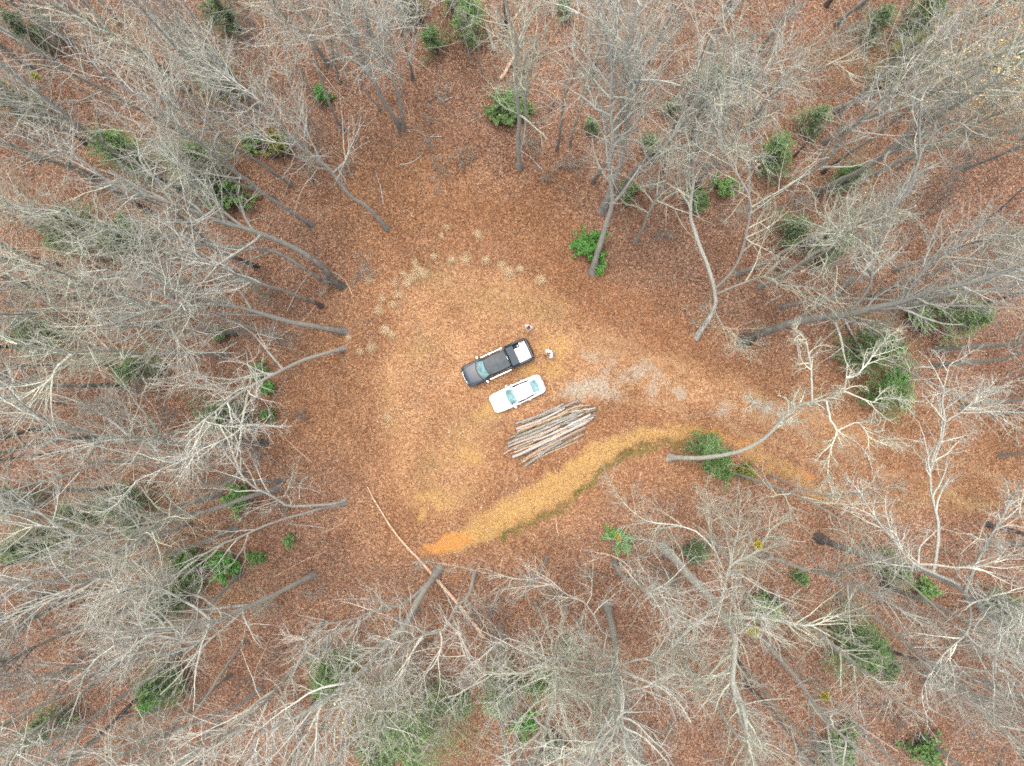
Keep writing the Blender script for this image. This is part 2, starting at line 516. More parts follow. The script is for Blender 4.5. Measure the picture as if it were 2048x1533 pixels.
def build_leaves():
    n = 430000
    x = RNG.uniform(-46, 46, n); y = RNG.uniform(-34.5, 34.5, n)
    z = zones(x, y)
    keep = RNG.random(n) > np.clip(.88 * z['gravel'] + .86 * z['grass'] + .93 * z['clay'] + .6 * z['moss'] + .18 * z['mown'] + .45 * z['rut'], 0, .95)
    x, y = x[keep], y[keep]; mown = z['mown'][keep]; dark = z['dark'][keep]; cl = z['clear'][keep]
    n = len(x)
    h = terrain(x, y)
    L = RNG.uniform(.07, .15, n); Wd = L * RNG.uniform(.45, .75, n)
    a = RNG.uniform(0, 2 * PI, n); tilt = RNG.normal(0, .38, n); roll = RNG.normal(0, .45, n)
    u = np.stack([np.cos(a) * np.cos(tilt), np.sin(a) * np.cos(tilt), np.sin(tilt)], 1)
    w = np.stack([-np.sin(a) * np.cos(roll), np.cos(a) * np.cos(roll), np.sin(roll)], 1)
    c = np.stack([x, y, h + .012 + RNG.random(n) * .035 + .5 * np.abs(np.sin(tilt)) * L * .6], 1)
    curl = (RNG.random(n) * .03)[:, None] * np.array([0, 0, 1])
    p = np.stack([c - u * L[:, None] * .5 + curl, c - w * Wd[:, None] * .5 + u * (L * .08)[:, None], c + u * L[:, None] * .5 + curl, c + w * Wd[:, None] * .5 + u * (L * .08)[:, None]], 1)
    col = leaf_palette(n, 'woods'); cm = leaf_palette(n, 'mown')
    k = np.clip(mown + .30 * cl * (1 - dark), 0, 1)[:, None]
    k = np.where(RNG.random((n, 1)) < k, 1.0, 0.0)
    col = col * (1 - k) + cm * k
    patch = np.clip(.72 + .62 * (N1.fbm(x + 50, y, 5.5)), .78, 1.2)[:, None]
    g1 = sstep(.52, .75, N2.fbm(x - 30, y + 12, 2.6))[:, None] * .38      # older, greyer leaves in patches
    g2 = sstep(.55, .78, N3.fbm(x + 21, y, 1.7))[:, None] * .35
    lum = col.mean(1, keepdims=True)
    col = col * (1 - g1) + lum * np.array([1.10, .97, .78]) * g1
    col = col * (1 - g2 * .5)
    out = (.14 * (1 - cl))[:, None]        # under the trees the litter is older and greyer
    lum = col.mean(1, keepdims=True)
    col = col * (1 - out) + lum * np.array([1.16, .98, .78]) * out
    damp = sstep(.56, .74, N1.fbm(x - 11, y + 40, 4.2))[:, None] * .42
    col = col * (1 - damp)
    col = np.clip(col * patch, 0, .8)
    m, t, b = nt('dry_leaf')
    at = attr(t, 'leafcol')
    t.links.new(at.outputs['Color'], b.inputs['Base Color'])
    b.inputs['Roughness'].default_value = .8
    b.inputs['Specular IOR Level'].default_value = .25
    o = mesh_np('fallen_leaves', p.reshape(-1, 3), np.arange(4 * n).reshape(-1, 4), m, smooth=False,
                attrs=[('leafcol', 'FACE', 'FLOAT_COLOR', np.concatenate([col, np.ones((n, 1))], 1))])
    tag(o, 'brown and orange fallen leaves carpeting the clearing and the forest floor', 'leaf litter', kind='stuff')


build_leaves()


def build_grass():
    """dry blades where the yellow grass grows"""
    n = 260000
    x = RNG.uniform(-12, 40, n); y = RNG.uniform(-16, 8, n)
    z = zones(x, y)
    g = np.clip(z['grass'] * 1.2 + .10 * z['olive'] + .05 * z['mown'] - z['clay'] - .5 * z['gravel'], 0, 1)
    keep = RNG.random(n) < g * .8
    x, y = x[keep], y[keep]; moss = z['moss'][keep]
    n = len(x); h = terrain(x, y)
    L = RNG.uniform(.10, .26, n); a = RNG.uniform(0, 2 * PI, n); t_ = RNG.uniform(.2, 1.25, n)
    d = np.stack([np.cos(a) * np.sin(t_), np.sin(a) * np.sin(t_), np.cos(t_)], 1)
    s = np.stack([-np.sin(a), np.cos(a), 0 * a], 1) * RNG.uniform(.006, .014, n)[:, None]
    c = np.stack([x, y, h - .01], 1)
    mid = c + d * (L * .55)[:, None]; tip = mid + (d * [1, 1, .2]) * (L * .5)[:, None]
    v = np.stack([c - s, c + s, mid + s * .8, mid - s * .8, tip], 1)
    k = np.arange(n) * 5
    q = np.stack([k, k + 1, k + 2, k + 3], 1); tr = np.stack([k + 3, k + 2, k + 4], 1)
    r = RNG.random(n)
    stops = np.array([[.24, .145, .048], [.44, .285, .105], [.62, .46, .22], [.22, .21, .06]])
    col = np.stack([np.interp(r, [0, .5, .93, 1], stops[:, j]) for j in range(3)], 1)
    m, t, b = nt('dry_grass_blade')
    t.links.new(attr(t, 'leafcol').outputs['Color'], b.inputs['Base Color'])
    b.inputs['Roughness'].default_value = .8
    cc = np.concatenate([col, np.ones((n, 1))], 1)
    o = mesh_np('dry_grass', v.reshape(-1, 3), q, m, smooth=False, tris=tr, attrs=[('leafcol', 'FACE', 'FLOAT_COLOR', np.concatenate([cc, cc]))])
    tag(o, 'yellow dry grass on the curved bank and in patches round the vehicles', 'grass', kind='stuff')


build_grass()


def build_stones():
    """loose gravel lying in the grey patches of the track"""
    n = 90000
    x = RNG.uniform(3, 32, n); y = RNG.uniform(-7, 3, n)
    g = zones(x, y)['gravel']
    keep = RNG.random(n) < g * .55
    x, y = x[keep], y[keep]; n = len(x)
    h = terrain(x, y); r = RNG.uniform(.014, .038, n)
    base = np.array([[1, 0, 0], [0, 1, 0], [-1, 0, 0], [0, -1, 0], [0, 0, 1.0]])
    a = RNG.uniform(0, 6.28, n)
    ca, sa = np.cos(a)[:, None], np.sin(a)[:, None]
    bx = base[None] * RNG.uniform(.6, 1.3, (n, 5, 1))
    v = np.stack([bx[..., 0] * ca - bx[..., 1] * sa, bx[..., 0] * sa + bx[..., 1] * ca, bx[..., 2] * .7], -1) * r[:, None, None]
    v = v + np.stack([x, y, h], 1)[:, None, :]
    k = np.arange(n)[:, None] * 5
    tr = np.concatenate([np.stack([k[:, 0] + i, k[:, 0] + (i + 1) % 4, k[:, 0] + 4], 1) for i in range(4)])
    g = RNG.uniform(.12, .42, n)[:, None] * np.array([1, .955, .80])
    m, t, b = nt('gravel_stone')
    t.links.new(attr(t, 'leafcol').outputs['Color'], b.inputs['Base Color']); b.inputs['Roughness'].default_value = .9
    cc = np.concatenate([g, np.ones((n, 1))], 1)
    o = mesh_np('gravel', v.reshape(-1, 3), None, m, smooth=False, tris=tr, attrs=[('leafcol', 'FACE', 'FLOAT_COLOR', np.concatenate([cc] * 4))])
    tag(o, 'pale grey gravel showing through the leaves along the track', 'gravel', kind='stuff')


build_stones()


def build_twig_litter():
    n = 9000
    x = RNG.uniform(-45, 45, n); y = RNG.uniform(-34, 34, n)
    z = zones(x, y)
    keep = RNG.random(n) < np.clip(1 - z['clear'] * .8 - z['mown'], 0.02, 1)
    x, y = x[keep], y[keep]; n = len(x)
    h = terrain(x, y)
    L = RNG.uniform(.25, 1.5, n) ; a = RNG.uniform(0, 2 * PI, n)
    d = np.stack([np.cos(a), np.sin(a), RNG.normal(0, .08, n)], 1)
    p = np.stack([x, y, h + .05], 1)
    pts = p[:, None, :] + d[:, None, :] * (L[:, None] * np.array([-.5, 0, .5]))[:, :, None]
    pts += RNG.normal(0, .05, pts.shape) * [1, 1, .2]
    r = RNG.uniform(.006, .018, n)
    V, q = tubes(pts, np.stack([r, r * .8, r * .4], 1), 3)
    o = mesh_np('twig_litter', V, q, M['twig_grey'])
    tag(o, 'thin broken twigs strewn over the leaf litter under the trees', 'twigs', kind='stuff')


build_twig_litter()
# ------------------------------------------------------------------ trees
def unit(v):
    return v / (np.linalg.norm(v, axis=-1, keepdims=True) + 1e-9)


def grow(p0, d0, L, nseg, wig, up, rng):
    n = len(p0)
    pts = np.empty((n, nseg + 1, 3)); pts[:, 0] = p0
    d = d0.copy(); step = (L / nseg)[:, None]; p = p0.copy()
    for i in range(nseg):
        d = unit(d + rng.normal(0, wig, (n, 3)) + np.array([0, 0, up]))
        p = p + d * step
        pts[:, i + 1] = p
    return pts


def sprout(pts, rad, cnt, t0, t1, ang, rng, even=True):
    """places and directions for cnt children on every parent polyline"""
    n, P, _ = pts.shape
    if even:
        t = t0 + (t1 - t0) * (np.arange(cnt)[None, :] + rng.random((n, cnt))) / cnt
    else:
        t = rng.uniform(t0, t1, (n, cnt))
    f = t * (P - 1); i = np.minimum(f.astype(int), P - 2); fr = (f - i)[..., None]
    ar = np.arange(n)[:, None]
    a, b = pts[ar, i], pts[ar, i + 1]
    p = a + (b - a) * fr
    tan = unit(b - a)
    r = rad[ar, i] * (1 - fr[..., 0]) + rad[ar, i + 1] * fr[..., 0]
    rnd = rng.normal(0, 1, (n, cnt, 3))
    perp = unit(rnd - tan * np.sum(rnd * tan, -1, keepdims=True))
    an = rng.uniform(ang[0], ang[1], (n, cnt))[..., None]
    d = tan * np.cos(an) + perp * np.sin(an)
    return p.reshape(-1, 3), d.reshape(-1, 3), r.reshape(-1), t.reshape(-1)


def taper(r0, r1, P, pw=1.0):
    s = np.linspace(0, 1, P)[None, :] ** pw
    return r0[:, None] * (1 - s) + r1[:, None] * s


def crown_geo(stems, rng, n1=14, n2=6, n3=5, R=4.5, t0=.42, wig=.115, up=.085, thick=1.0, n4=0, ang=(.3, .85)):
    """stems: list of (pts, rad, share, t0) ; returns verts, quads of limbs, branches and twigs"""
    g = Geo(); lv = []
    P1, R1 = [], []
    for (pts, rad, share, ts) in stems:
        k = max(2, int(round(n1 * share)))
        tt = t0 if ts is None else ts
        p, d, r, t = sprout(pts[None], rad[None], k, tt, .985, ang, rng)
        u = (t - tt) / (1 - tt)
        L = R * share ** .5 * (1.0 - .55 * u) * rng.uniform(.55, 1.25, len(p))
        r0 = np.minimum(r * .75, .028 + L * .0185) * thick
        r0 = np.maximum(r0, .022)
        l1 = grow(p, d, L, 7, wig, up, rng)
        P1.append(l1); R1.append(taper(r0, np.maximum(r0 * .22, .008), 8))
        # the leader forks at its tip
        tp = pts[-1][None].repeat(2, 0); td = unit(unit(pts[-1] - pts[-2])[None] + rng.normal(0, .45, (2, 3)))
        tl = grow(tp, td, R * .45 * rng.uniform(.6, 1.1, 2), 7, wig, up, rng)
        P1.append(tl); R1.append(taper(np.full(2, max(rad[-1] * .8, .012)), np.full(2, .008), 8))
    l1 = np.concatenate(P1); r1 = np.concatenate(R1)
    V, q = tubes(l1, r1, 5); g.add(V, q); lv.append(np.repeat(np.clip((.022 - np.repeat(.5 * (r1[:, :-1] + r1[:, 1:]).ravel(), 5)) / .03, 0, .12), 1))
    Ln1 = np.linalg.norm(np.diff(l1, axis=1), axis=2).sum(1)
    p, d, r, t = sprout(l1, r1, n2, .18, .97, (.5, 1.15), rng)
    L = np.repeat(Ln1, n2) * (.66 - .38 * t) * rng.uniform(.6, 1.3, len(p))
    r0 = np.clip(r * .62, .015, .04)
    l2 = grow(p, d, L, 5, wig * 1.3, up * .8, rng)
    r2 = taper(r0, np.full(len(p), .008), 6)
    V, q = tubes(l2, r2, 3); g.add(V, q); lv.append(np.full(len(q), .15))
    Ln2 = np.linalg.norm(np.diff(l2, axis=1), axis=2).sum(1)
    p, d, r, t = sprout(l2, r2, n3, .2, 1.0, (.4, 1.1), rng)
    L = np.maximum(np.repeat(Ln2, n3) * (.6 - .25 * t), .25) * rng.uniform(.6, 1.4, len(p))
    l3 = grow(p, d, L, 3, wig * 1.5, up * .6, rng)
    r3 = taper(np.clip(r * .7, .009, .016), np.full(len(p), .0055), 4)
    V, q = tubes(l3, r3, 3); g.add(V, q); lv.append(np.full(len(q), .55))
    if n4:
        p, d, r, t = sprout(l3, r3, n4, .25, 1.0, (.4, 1.0), rng)
        l4 = grow(p, d, rng.uniform(.2, .55, len(p)), 2, .2, .03, rng)
        V, q = tubes(l4, taper(np.full(len(p), .0058), np.full(len(p), .004), 3), 3); g.add(V, q)
    return g.out(), l1, np.concatenate(lv)


def stem_from_pixels(px, ztop=None, z0=0.0, tall=None, H0=None):
    """a stem traced on the photograph -> 3D polyline"""
    px = np.asarray(px, float)
    d = np.concatenate([[0], np.cumsum(np.hypot(*np.diff(px, axis=0).T))])
    t = d / d[-1]
    if ztop is None:
        b = px[0] - [1045, 770]; r0 = np.hypot(*b); r1 = np.dot(px[-1] - [1045, 770], b / r0)
        ztop = np.clip(H * (1 - r0 / max(r1, r0 + 1)), 3.0, 25.0)
    k = ztop / (H - ztop) - z0 / (H - z0)
    # image length -> height, further up is nearer to the camera
    s = (1 - 1 / (1 + t * max(k, .02))) / (1 - 1 / (1 + max(k, .02)))
    z = z0 + (ztop - z0) * s
    return np.array([W(a, b, c) for (a, b), c in zip(px, z)])


TREES = []      # records: root, base pixel, adjectives


def make_tree(stems, r0, bark_m, twig_m, rng, name='tree', leaves=0, **kw):
    """stems: list of (polyline, base radius, tip radius, share of the crown, t0); the first starts at the ground"""
    base = stems[0][0][0].copy()
    base[2] = tz(base[0], base[1])
    root = empty(name, base)
    g = Geo(); cs = []
    for i, (pl, ra, rb, share, ts) in enumerate(stems):
        n = 22 if i == 0 else 13
        p = catmull(pl, n)
        w = rng.normal(0, 1, p.shape); w = np.cumsum(w, 0) * .025; w -= np.linspace(0, 1, n)[:, None] * w[-1]; w[0] = 0
        p = p + w * (1 if ra < .25 else .6)
        rad = ra + (rb - ra) * np.linspace(0, 1, n) ** 1.15
        if i == 0:
            p[0, 2] = base[2] - .15
            p[1:, 2] = np.maximum(p[1:, 2], base[2] + .05)
            rad[0] *= 1.45; rad[1] *= 1.12
        rad = rad * rng.uniform(.94, 1.06, n)
        p = p - base
        ns_ = 10 if ra > .12 else 6
        V, q = tubes(p[None], rad[None], ns_)
        if i == 0:      # root flare: a few buttresses where the trunk meets the ground
            an = np.arange(ns_) * 2 * PI / ns_
            k0 = 1 + .42 * np.maximum(0, np.cos(3 * an + rng.uniform(0, 6))) + .15 * rng.random(ns_)
            V[:ns_] = p[0] + (V[:ns_] - p[0]) * k0[:, None]
        V = V + rng.normal(0, .045, V.shape) * np.repeat(rad, ns_)[:, None]
        g.add(V, q)
        cs.append((p, rad, share, ts))
    V, q = g.out()
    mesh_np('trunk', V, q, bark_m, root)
    (V, q), l1, lv = crown_geo(cs, rng, **kw)
    mesh_np('crown', V, q, twig_m, root, attrs=[('young', 'FACE', 'FLOAT', lv)])
    if leaves:
        nl = leaves
        a_, b_ = rng.integers(0, len(l1), nl), rng.integers(4, 8, nl)
        c = l1[a_, b_] + rng.normal(0, .38, (nl, 3))
        dd = unit(rng.normal(0, 1, (nl, 3))); nn = unit(rng.normal(0, .6, (nl, 3)) + [0, 0, 1]); s_ = unit(np.cross(dd, nn))
        L_ = rng.uniform(.07, .13, nl)[:, None]
        vv = np.stack([c - dd * L_ * .5, c - s_ * L_ * .3, c + dd * L_ * .5, c + s_ * L_ * .3], 1).reshape(-1, 3)
        mesh_np('dead_leaves', vv, np.arange(4 * nl).reshape(-1, 4), M['leaf_gold'], root, smooth=False, attrs=[('tint', 'FACE', 'FLOAT', rng.random(nl))])
    bpx = PX(base[0], base[1])
    return root, bpx, None


def extend(pl, top, rng):
    """carry a traced stem on up to its full height"""
    if pl[-1][2] > top - 2:
        return pl
    d = unit(pl[-1] - pl[-2]); pts = list(pl); z = pl[-1][2]
    n = int(np.ceil((top - z) / 3))
    for i in range(n):
        d = unit(d * .8 + np.array([0, 0, .45]) + rng.normal(0, .09, 3))
        pts.append(pts[-1] + d * (top - z) / n / max(d[2], .5))
    return np.array(pts)


# traced trees: (form words, bark, twig, base radius, total height, stem pixels, [(limb pixels, end height, radius)], crown options, label)
G, Pp, D = ('bark_grey', 'twig_grey'), ('bark_pale', 'twig_pale'), ('bark_dark', 'twig_grey')
LI, GP, DP, BR = ('bark_pale', 'twig_lichen'), ('bark_grey', 'twig_pale'), ('bark_dark', 'twig_pale'), ('bark_grey', 'twig_brown')
TRACED = [
    (G, .17, 23, [(625, 451), (547, 403), (495, 362), (427, 308), (376, 267), (325, 232), (273, 191), (205, 147)], [], {}, 'straight grey tree with a dark foot, above the split dark tree at the left rim'),
    (G, .14, 20, [(581, 369), (513, 321), (461, 290), (410, 246)], [], {}, None),
    (D, .19, 24, [(547, 311), (513, 273), (489, 236), (455, 191), (424, 161), (376, 126), (325, 65), (267, 0)],
     [([(513, 270), (521, 226), (509, 198), (478, 164), (444, 126), (410, 68), (369, 7)], 22, .13)], {}, 'blackish tree forking low into two dark stems beside a yellow-green bush'),
    (GP, .17, 22, [(775, 458), (735, 412), (700, 390), (656, 335), (591, 287), (560, 246), (523, 205), (489, 185), (450, 150)],
     [([(642, 314), (608, 246), (595, 205), (581, 164), (574, 143)], 18, .08), ([(523, 205), (470, 160), (450, 140)], 19, .05), ([(591, 287), (540, 283), (500, 275)], 14, .05)], {}, 'pale tree with its foot alone on the orange leaves, leaning to the upper left'),
    (D, .25, 24, [(684, 573), (663, 558), (642, 531), (595, 500), (564, 485), (495, 458), (441, 444), (376, 417), (290, 390), (232, 372), (191, 342), (147, 308)],
     [([(672, 568), (649, 565), (608, 538), (560, 507), (506, 495), (420, 492), (342, 475), (239, 468), (120, 424)], 22, .16), ([(441, 444), (400, 380), (350, 320)], 20, .06)], {'n1': 18}, 'big dark tree split at its foot into two stems, left rim of the clearing'),
    (G, .24, 20, [(690, 663), (642, 657), (581, 645), (536, 633), (478, 618), (430, 612), (359, 616), (290, 626), (246, 643), (205, 650)],
     [([(478, 618), (454, 599), (431, 579), (403, 582), (372, 599), (349, 613), (338, 637), (342, 660), (359, 684), (358, 705)], 17, .10), ([(352, 606), (318, 561), (305, 530), (290, 500)], 20, .06), ([(359, 684), (375, 700), (372, 715)], 17, .03)], {'n1': 16}, 'stout grey tree ending in a claw of pale limbs, left of the pickup'),
    (Pp, .17, 21, [(687, 698), (632, 712), (595, 725), (554, 746), (502, 773), (461, 797), (437, 818), (410, 842), (395, 885), (385, 905)],
     [([(502, 773), (495, 784), (485, 835), (475, 866), (410, 896), (359, 924), (273, 961)], 19, .08), ([(554, 746), (480, 760), (427, 770), (369, 770)], 15, .07), ([(410, 842), (440, 850), (490, 852)], 19, .04)], {}, 'pale tree forking into long bare arms, just left of the two parked vehicles'),
    (LI, .20, 23, [(448, 709), (376, 707), (290, 707), (219, 700), (147, 705), (85, 695), (34, 688)],
     [([(147, 705), (113, 736), (106, 753), (79, 773), (34, 795)], 19, .09), ([(219, 700), (180, 660), (160, 670)], 16, .05)], {}, 'lichen-grey tree lying flat across the picture towards the left edge, mid height'),
    (D, .22, 23, [(530, 886), (461, 890), (376, 890), (308, 876), (219, 872), (150, 860), (103, 849), (62, 821), (17, 784)],
     [([(461, 892), (383, 896), (342, 910), (283, 920), (205, 927), (137, 948), (68, 968), (0, 992)], 21, .14), ([(273, 868), (255, 825), (225, 810)], 16, .05)], {}, 'black-footed twin-stemmed tree pointing left, below the middle of the left wood'),
    (G, .13, 17, [(561, 962), (530, 964), (478, 960), (440, 962), (410, 968), (390, 950)], [], {'n1': 9}, None),
    (G, .20, 23, [(555, 975), (513, 989), (461, 1006), (435, 1017), (348, 1042), (289, 1057), (226, 1066), (167, 1073), (132, 1062), (97, 1035), (62, 1010)],
     [([(167, 1073), (110, 1055), (55, 1053), (0, 1085)], 21, .07), ([(280, 1055), (262, 1038), (225, 1000)], 15, .05)], {}, 'grey tree with a mossy foot at the lower left rim of the clearing'),
    (Pp, .13, 16, [(691, 1000), (655, 1009), (581, 1009), (554, 995), (519, 978), (489, 954), (461, 917), (444, 890), (430, 852)],
     [([(581, 1009), (572, 985), (580, 972)], 4, .04)], {'n1': 12}, 'crooked pale tree bending up and left from the lower left rim'),
    (G, .12, 19, [(692, 1008), (626, 1021), (556, 1042), (487, 1070), (420, 1100), (348, 1150), (250, 1210)], [], {'n1': 10}, None),
    (G, .19, 24, [(470, 1058), (414, 1080), (348, 1101), (299, 1118), (243, 1143), (191, 1160), (139, 1169), (70, 1165), (0, 1167)],
     [([(191, 1160), (140, 1190), (100, 1200), (0, 1250)], 20, .08)], {}, None),
    (G, .21, 23, [(628, 1150), (574, 1177), (522, 1202), (469, 1222), (421, 1242), (348, 1257), (295, 1265), (230, 1290)],
     [([(421, 1240), (393, 1216), (358, 1195), (327, 1177), (285, 1170), (226, 1181)], 18, .10), ([(425, 1248), (410, 1271), (380, 1282), (320, 1268), (243, 1275)], 19, .09)], {}, 'straight tree with a blunt grey foot and a pale elbow limb, lower left'),
    (G, .17, 23, [(661, 1285), (598, 1330), (542, 1389), (487, 1445), (417, 1487), (375, 1514)], [], {}, None),
    (GP, .28, 23, [(878, 1139), (840, 1195), (809, 1250), (763, 1302), (715, 1355), (661, 1393), (600, 1430), (520, 1470)],
     [([(866, 1155), (847, 1174), (812, 1205), (777, 1216), (743, 1226), (708, 1240), (640, 1250)], 15, .14), ([(708, 1240), (660, 1265), (620, 1290)], 18, .05), ([(740, 1326), (700, 1400), (690, 1460)], 20, .06)], {'n1': 18}, 'forked grey tree standing over the lower end of the long fallen trunk'),
    (Pp, .16, 19, [(949, 1146), (934, 1195), (916, 1212), (902, 1236), (882, 1261), (847, 1271), (800, 1290)],
     [([(880, 1262), (882, 1292), (871, 1327), (847, 1355)], 15, .07), ([(847, 1271), (810, 1330), (795, 1365)], 16, .06)], {'n1': 11}, 'crooked pale tree right of the fallen trunk, bending over its lower end'),
    (G, .12, 12, [(1093, 1116), (1080, 1146), (1066, 1160)], [([(1066, 1160), (1049, 1160), (1014, 1174), (976, 1191), (941, 1205)], 14, .07), ([(1064, 1160), (1000, 1150), (950, 1140), (900, 1128), (850, 1122)], 14, .05)], {'n1': 9, 'R': 3.2}, 'short tree with two long sideways arms, below the yellow grass bank'),
    (Pp, .31, 23, [(1213, 1210), (1226, 1261), (1233, 1306), (1236, 1348), (1236, 1400), (1233, 1442), (1250, 1462), (1264, 1515)],
     [([(1233, 1442), (1202, 1473), (1149, 1522)], 22, .10), ([(1234, 1338), (1184, 1341), (1132, 1337), (1073, 1334), (1045, 1344), (993, 1348), (965, 1345), (930, 1310)], 17, .09), ([(1232, 1325), (1170, 1326), (1104, 1316), (1080, 1310), (1056, 1292), (1017, 1275), (990, 1290)], 17, .08),
      ([(1235, 1330), (1306, 1313), (1341, 1296), (1375, 1257)], 17, .09), ([(1228, 1275), (1202, 1264), (1188, 1236), (1167, 1205), (1132, 1188), (1104, 1170), (1060, 1160)], 15, .08), ([(1237, 1390), (1300, 1370), (1330, 1365)], 19, .07), ([(1226, 1290), (1190, 1275), (1150, 1265)], 14, .04)], {'n1': 22}, 'stout grey tree with a broken stub at its foot and wide level limbs, bottom middle'),
    (Pp, .30, 22, [(1113, 1323), (1111, 1365), (1101, 1417), (1087, 1469), (1062, 1518)], [], {}, 'thick smooth grey trunk curving down to the bottom edge, between two evergreens'),
    (G, .18, 22, [(767, 1379), (743, 1424), (715, 1466), (687, 1504)], [], {}, None),
    (LI, .07, 14, [(941, 1313), (920, 1386), (896, 1438), (864, 1487)], [], {'n1': 9, 'R': 2.8}, None),
    (G, .16, 20, [(1015, 1504), (1008, 1540)], [], {}, None),
    (LI, .38, 24, [(1330, 1098), (1348, 1116), (1383, 1156), (1428, 1202), (1452, 1240), (1470, 1271), (1470, 1313), (1466, 1376), (1487, 1417), (1495, 1480)],
     [([(1450, 1210), (1452, 1167), (1463, 1132), (1498, 1115), (1515, 1101), (1540, 1060)], 19, .13), ([(1460, 1225), (1522, 1236), (1574, 1243), (1626, 1250), (1690, 1225)], 17, .12), ([(1432, 1222), (1379, 1254), (1348, 1292), (1310, 1320)], 17, .11),
      ([(1456, 1160), (1420, 1070), (1418, 1010)], 18, .06), ([(1470, 1313), (1445, 1345), (1380, 1358), (1360, 1340)], 19, .08), ([(1463, 1132), (1475, 1060), (1480, 1020)], 19, .05), ([(1380, 1150), (1330, 1090), (1260, 1075)], 12, .06), ([(1440, 1100), (1390, 1060), (1290, 1040), (1235, 990)], 15, .06)], {'n1': 24, 'R': 5.0}, 'huge lichen-covered trunk with many twisted limbs, lower right of the clearing'),
    (G, .20, 24, [(1505, 1262), (1522, 1271), (1550, 1306), (1591, 1351), (1626, 1400), (1661, 1445), (1703, 1487), (1748, 1528)], [], {}, 'long straight grey trunk running diagonally to the bottom edge, right of the huge one'),
    (D, .30, 26, [(1640, 1077), (1696, 1097), (1765, 1115), (1835, 1136), (1880, 1155), (1918, 1170), (1939, 1195)],
     [([(1918, 1168), (1835, 1129), (1783, 1076), (1741, 1017), (1720, 985)], 24, .10), ([(1935, 1180), (1967, 1108), (2002, 1045), (2022, 1000), (2048, 960)], 25, .11), ([(1873, 1129), (1878, 1070), (1871, 1019), (1861, 948), (1881, 893), (1891, 842), (1885, 808), (1891, 756), (1898, 732)], 22, .10),
      ([(1891, 842), (1926, 818), (1960, 795)], 22, .05), ([(1939, 1195), (1936, 1257), (1880, 1313), (1845, 1376)], 24, .08), ([(1939, 1195), (2000, 1200), (2048, 1215)], 25, .09), ([(1839, 1125), (1950, 1132), (2048, 1095)], 23, .08)], {'n1': 20, 'R': 4.5, 't0': .75}, 'dark thick trunk topped by wide lichen-white limbs near the lower right edge'),
    (D, .18, 23, [(1765, 1170), (1817, 1188), (1870, 1209), (1932, 1240), (1991, 1275), (2048, 1306)], [], {}, None),
    (G, .17, 22, [(1518, 1108), (1557, 1122), (1609, 1139), (1661, 1153), (1713, 1174), (1765, 1202), (1817, 1229)], [], {}, None),
    (G, .13, 21, [(1678, 1195), (1748, 1236), (1800, 1275), (1863, 1330)], [], {}, None),
    (D, .18, 23, [(1487, 1362), (1543, 1417), (1591, 1480), (1620, 1515)], [], {}, None),
    (G, .15, 21, [(1696, 1438), (1748, 1487), (1786, 1528)], [], {}, None),
    (D, .36, 26, [(1486, 683), (1536, 661), (1587, 644), (1638, 635), (1690, 628), (1758, 613), (1826, 596), (1867, 579), (1929, 568), (2032, 538)],
     [([(1587, 644), (1638, 606), (1690, 568), (1717, 513), (1751, 478), (1782, 420), (1816, 376), (1830, 338), (1840, 297), (1837, 239), (1842, 202)], 24, .15), ([(1700, 625), (1734, 579), (1744, 544), (1748, 500), (1770, 440), (1800, 400)], 22, .12), ([(1800, 600), (1850, 540), (1900, 500), (1980, 470)], 23, .10)], {'n1': 24, 'R': 4.6}, 'great black-footed tree leaning right over the wood, above the track'),
    (('bark_grey', 'twig_lichen'), .19, 23, [(1392, 676), (1413, 647), (1430, 613), (1428, 575), (1410, 517), (1399, 492), (1380, 430), (1385, 380)],
     [([(1430, 590), (1485, 568), (1529, 556), (1567, 573), (1615, 573), (1640, 590)], 15, .10), ([(1428, 575), (1470, 530), (1495, 444), (1498, 393), (1481, 359), (1457, 318), (1437, 256)], 22, .11), ([(1498, 393), (1498, 308), (1498, 239)], 22, .07), ([(1432, 615), (1445, 650), (1478, 676)], 8, .05)], {'n1': 18}, 'lichen-pale tree with a long level arm to the right, left of the great black-footed tree'),
    (G, .20, 15, [(1474, 548), (1543, 516), (1597, 485), (1649, 461)], [([(1630, 470), (1673, 424), (1720, 369)], 19, .05)], {'n1': 5, 'R': 2.2}, 'thick grey snag with a snapped-off top and one pale spear of a limb'),
    (G, .24, 24, [(1632, 386), (1724, 338), (1792, 290), (1861, 239), (1929, 198)], [], {}, 'thick smooth pole-like trunk in the upper right wood, the thickest of the straight ones there'),
    (G, .17, 24, [(1522, 410), (1587, 366), (1656, 318), (1690, 267), (1758, 202)], [], {}, None),
    (D, .13, 23, [(1645, 345), (1690, 314), (1758, 267), (1820, 219)], [], {}, None),
    (D, .09, 21, [(1587, 314), (1638, 260), (1690, 219), (1758, 157)], [], {}, None),
    (G, .16, 22, [(1389, 376), (1416, 338), (1451, 304), (1490, 255)], [], {}, None),
    (G, .15, 22, [(1382, 321), (1433, 253), (1452, 219)], [], {}, None),
    (G, .22, 22, [(1874, 698), (1963, 691), (2048, 685)], [], {}, None),
    (G, .16, 22, [(1864, 732), (1997, 719), (2048, 705)], [], {}, None),
    (Pp, .16, 22, [(1922, 814), (1980, 804), (2048, 802)], [], {}, None),
    (G, .14, 22, [(1984, 831), (2048, 822)], [], {}, None),
    (LI, .13, 20, [(2001, 910), (2048, 909)], [], {}, None),
    (LI, .21, 21, [(1340, 916), (1416, 915), (1485, 903), (1536, 876), (1570, 838), (1594, 814), (1649, 802), (1686, 784), (1693, 756)],
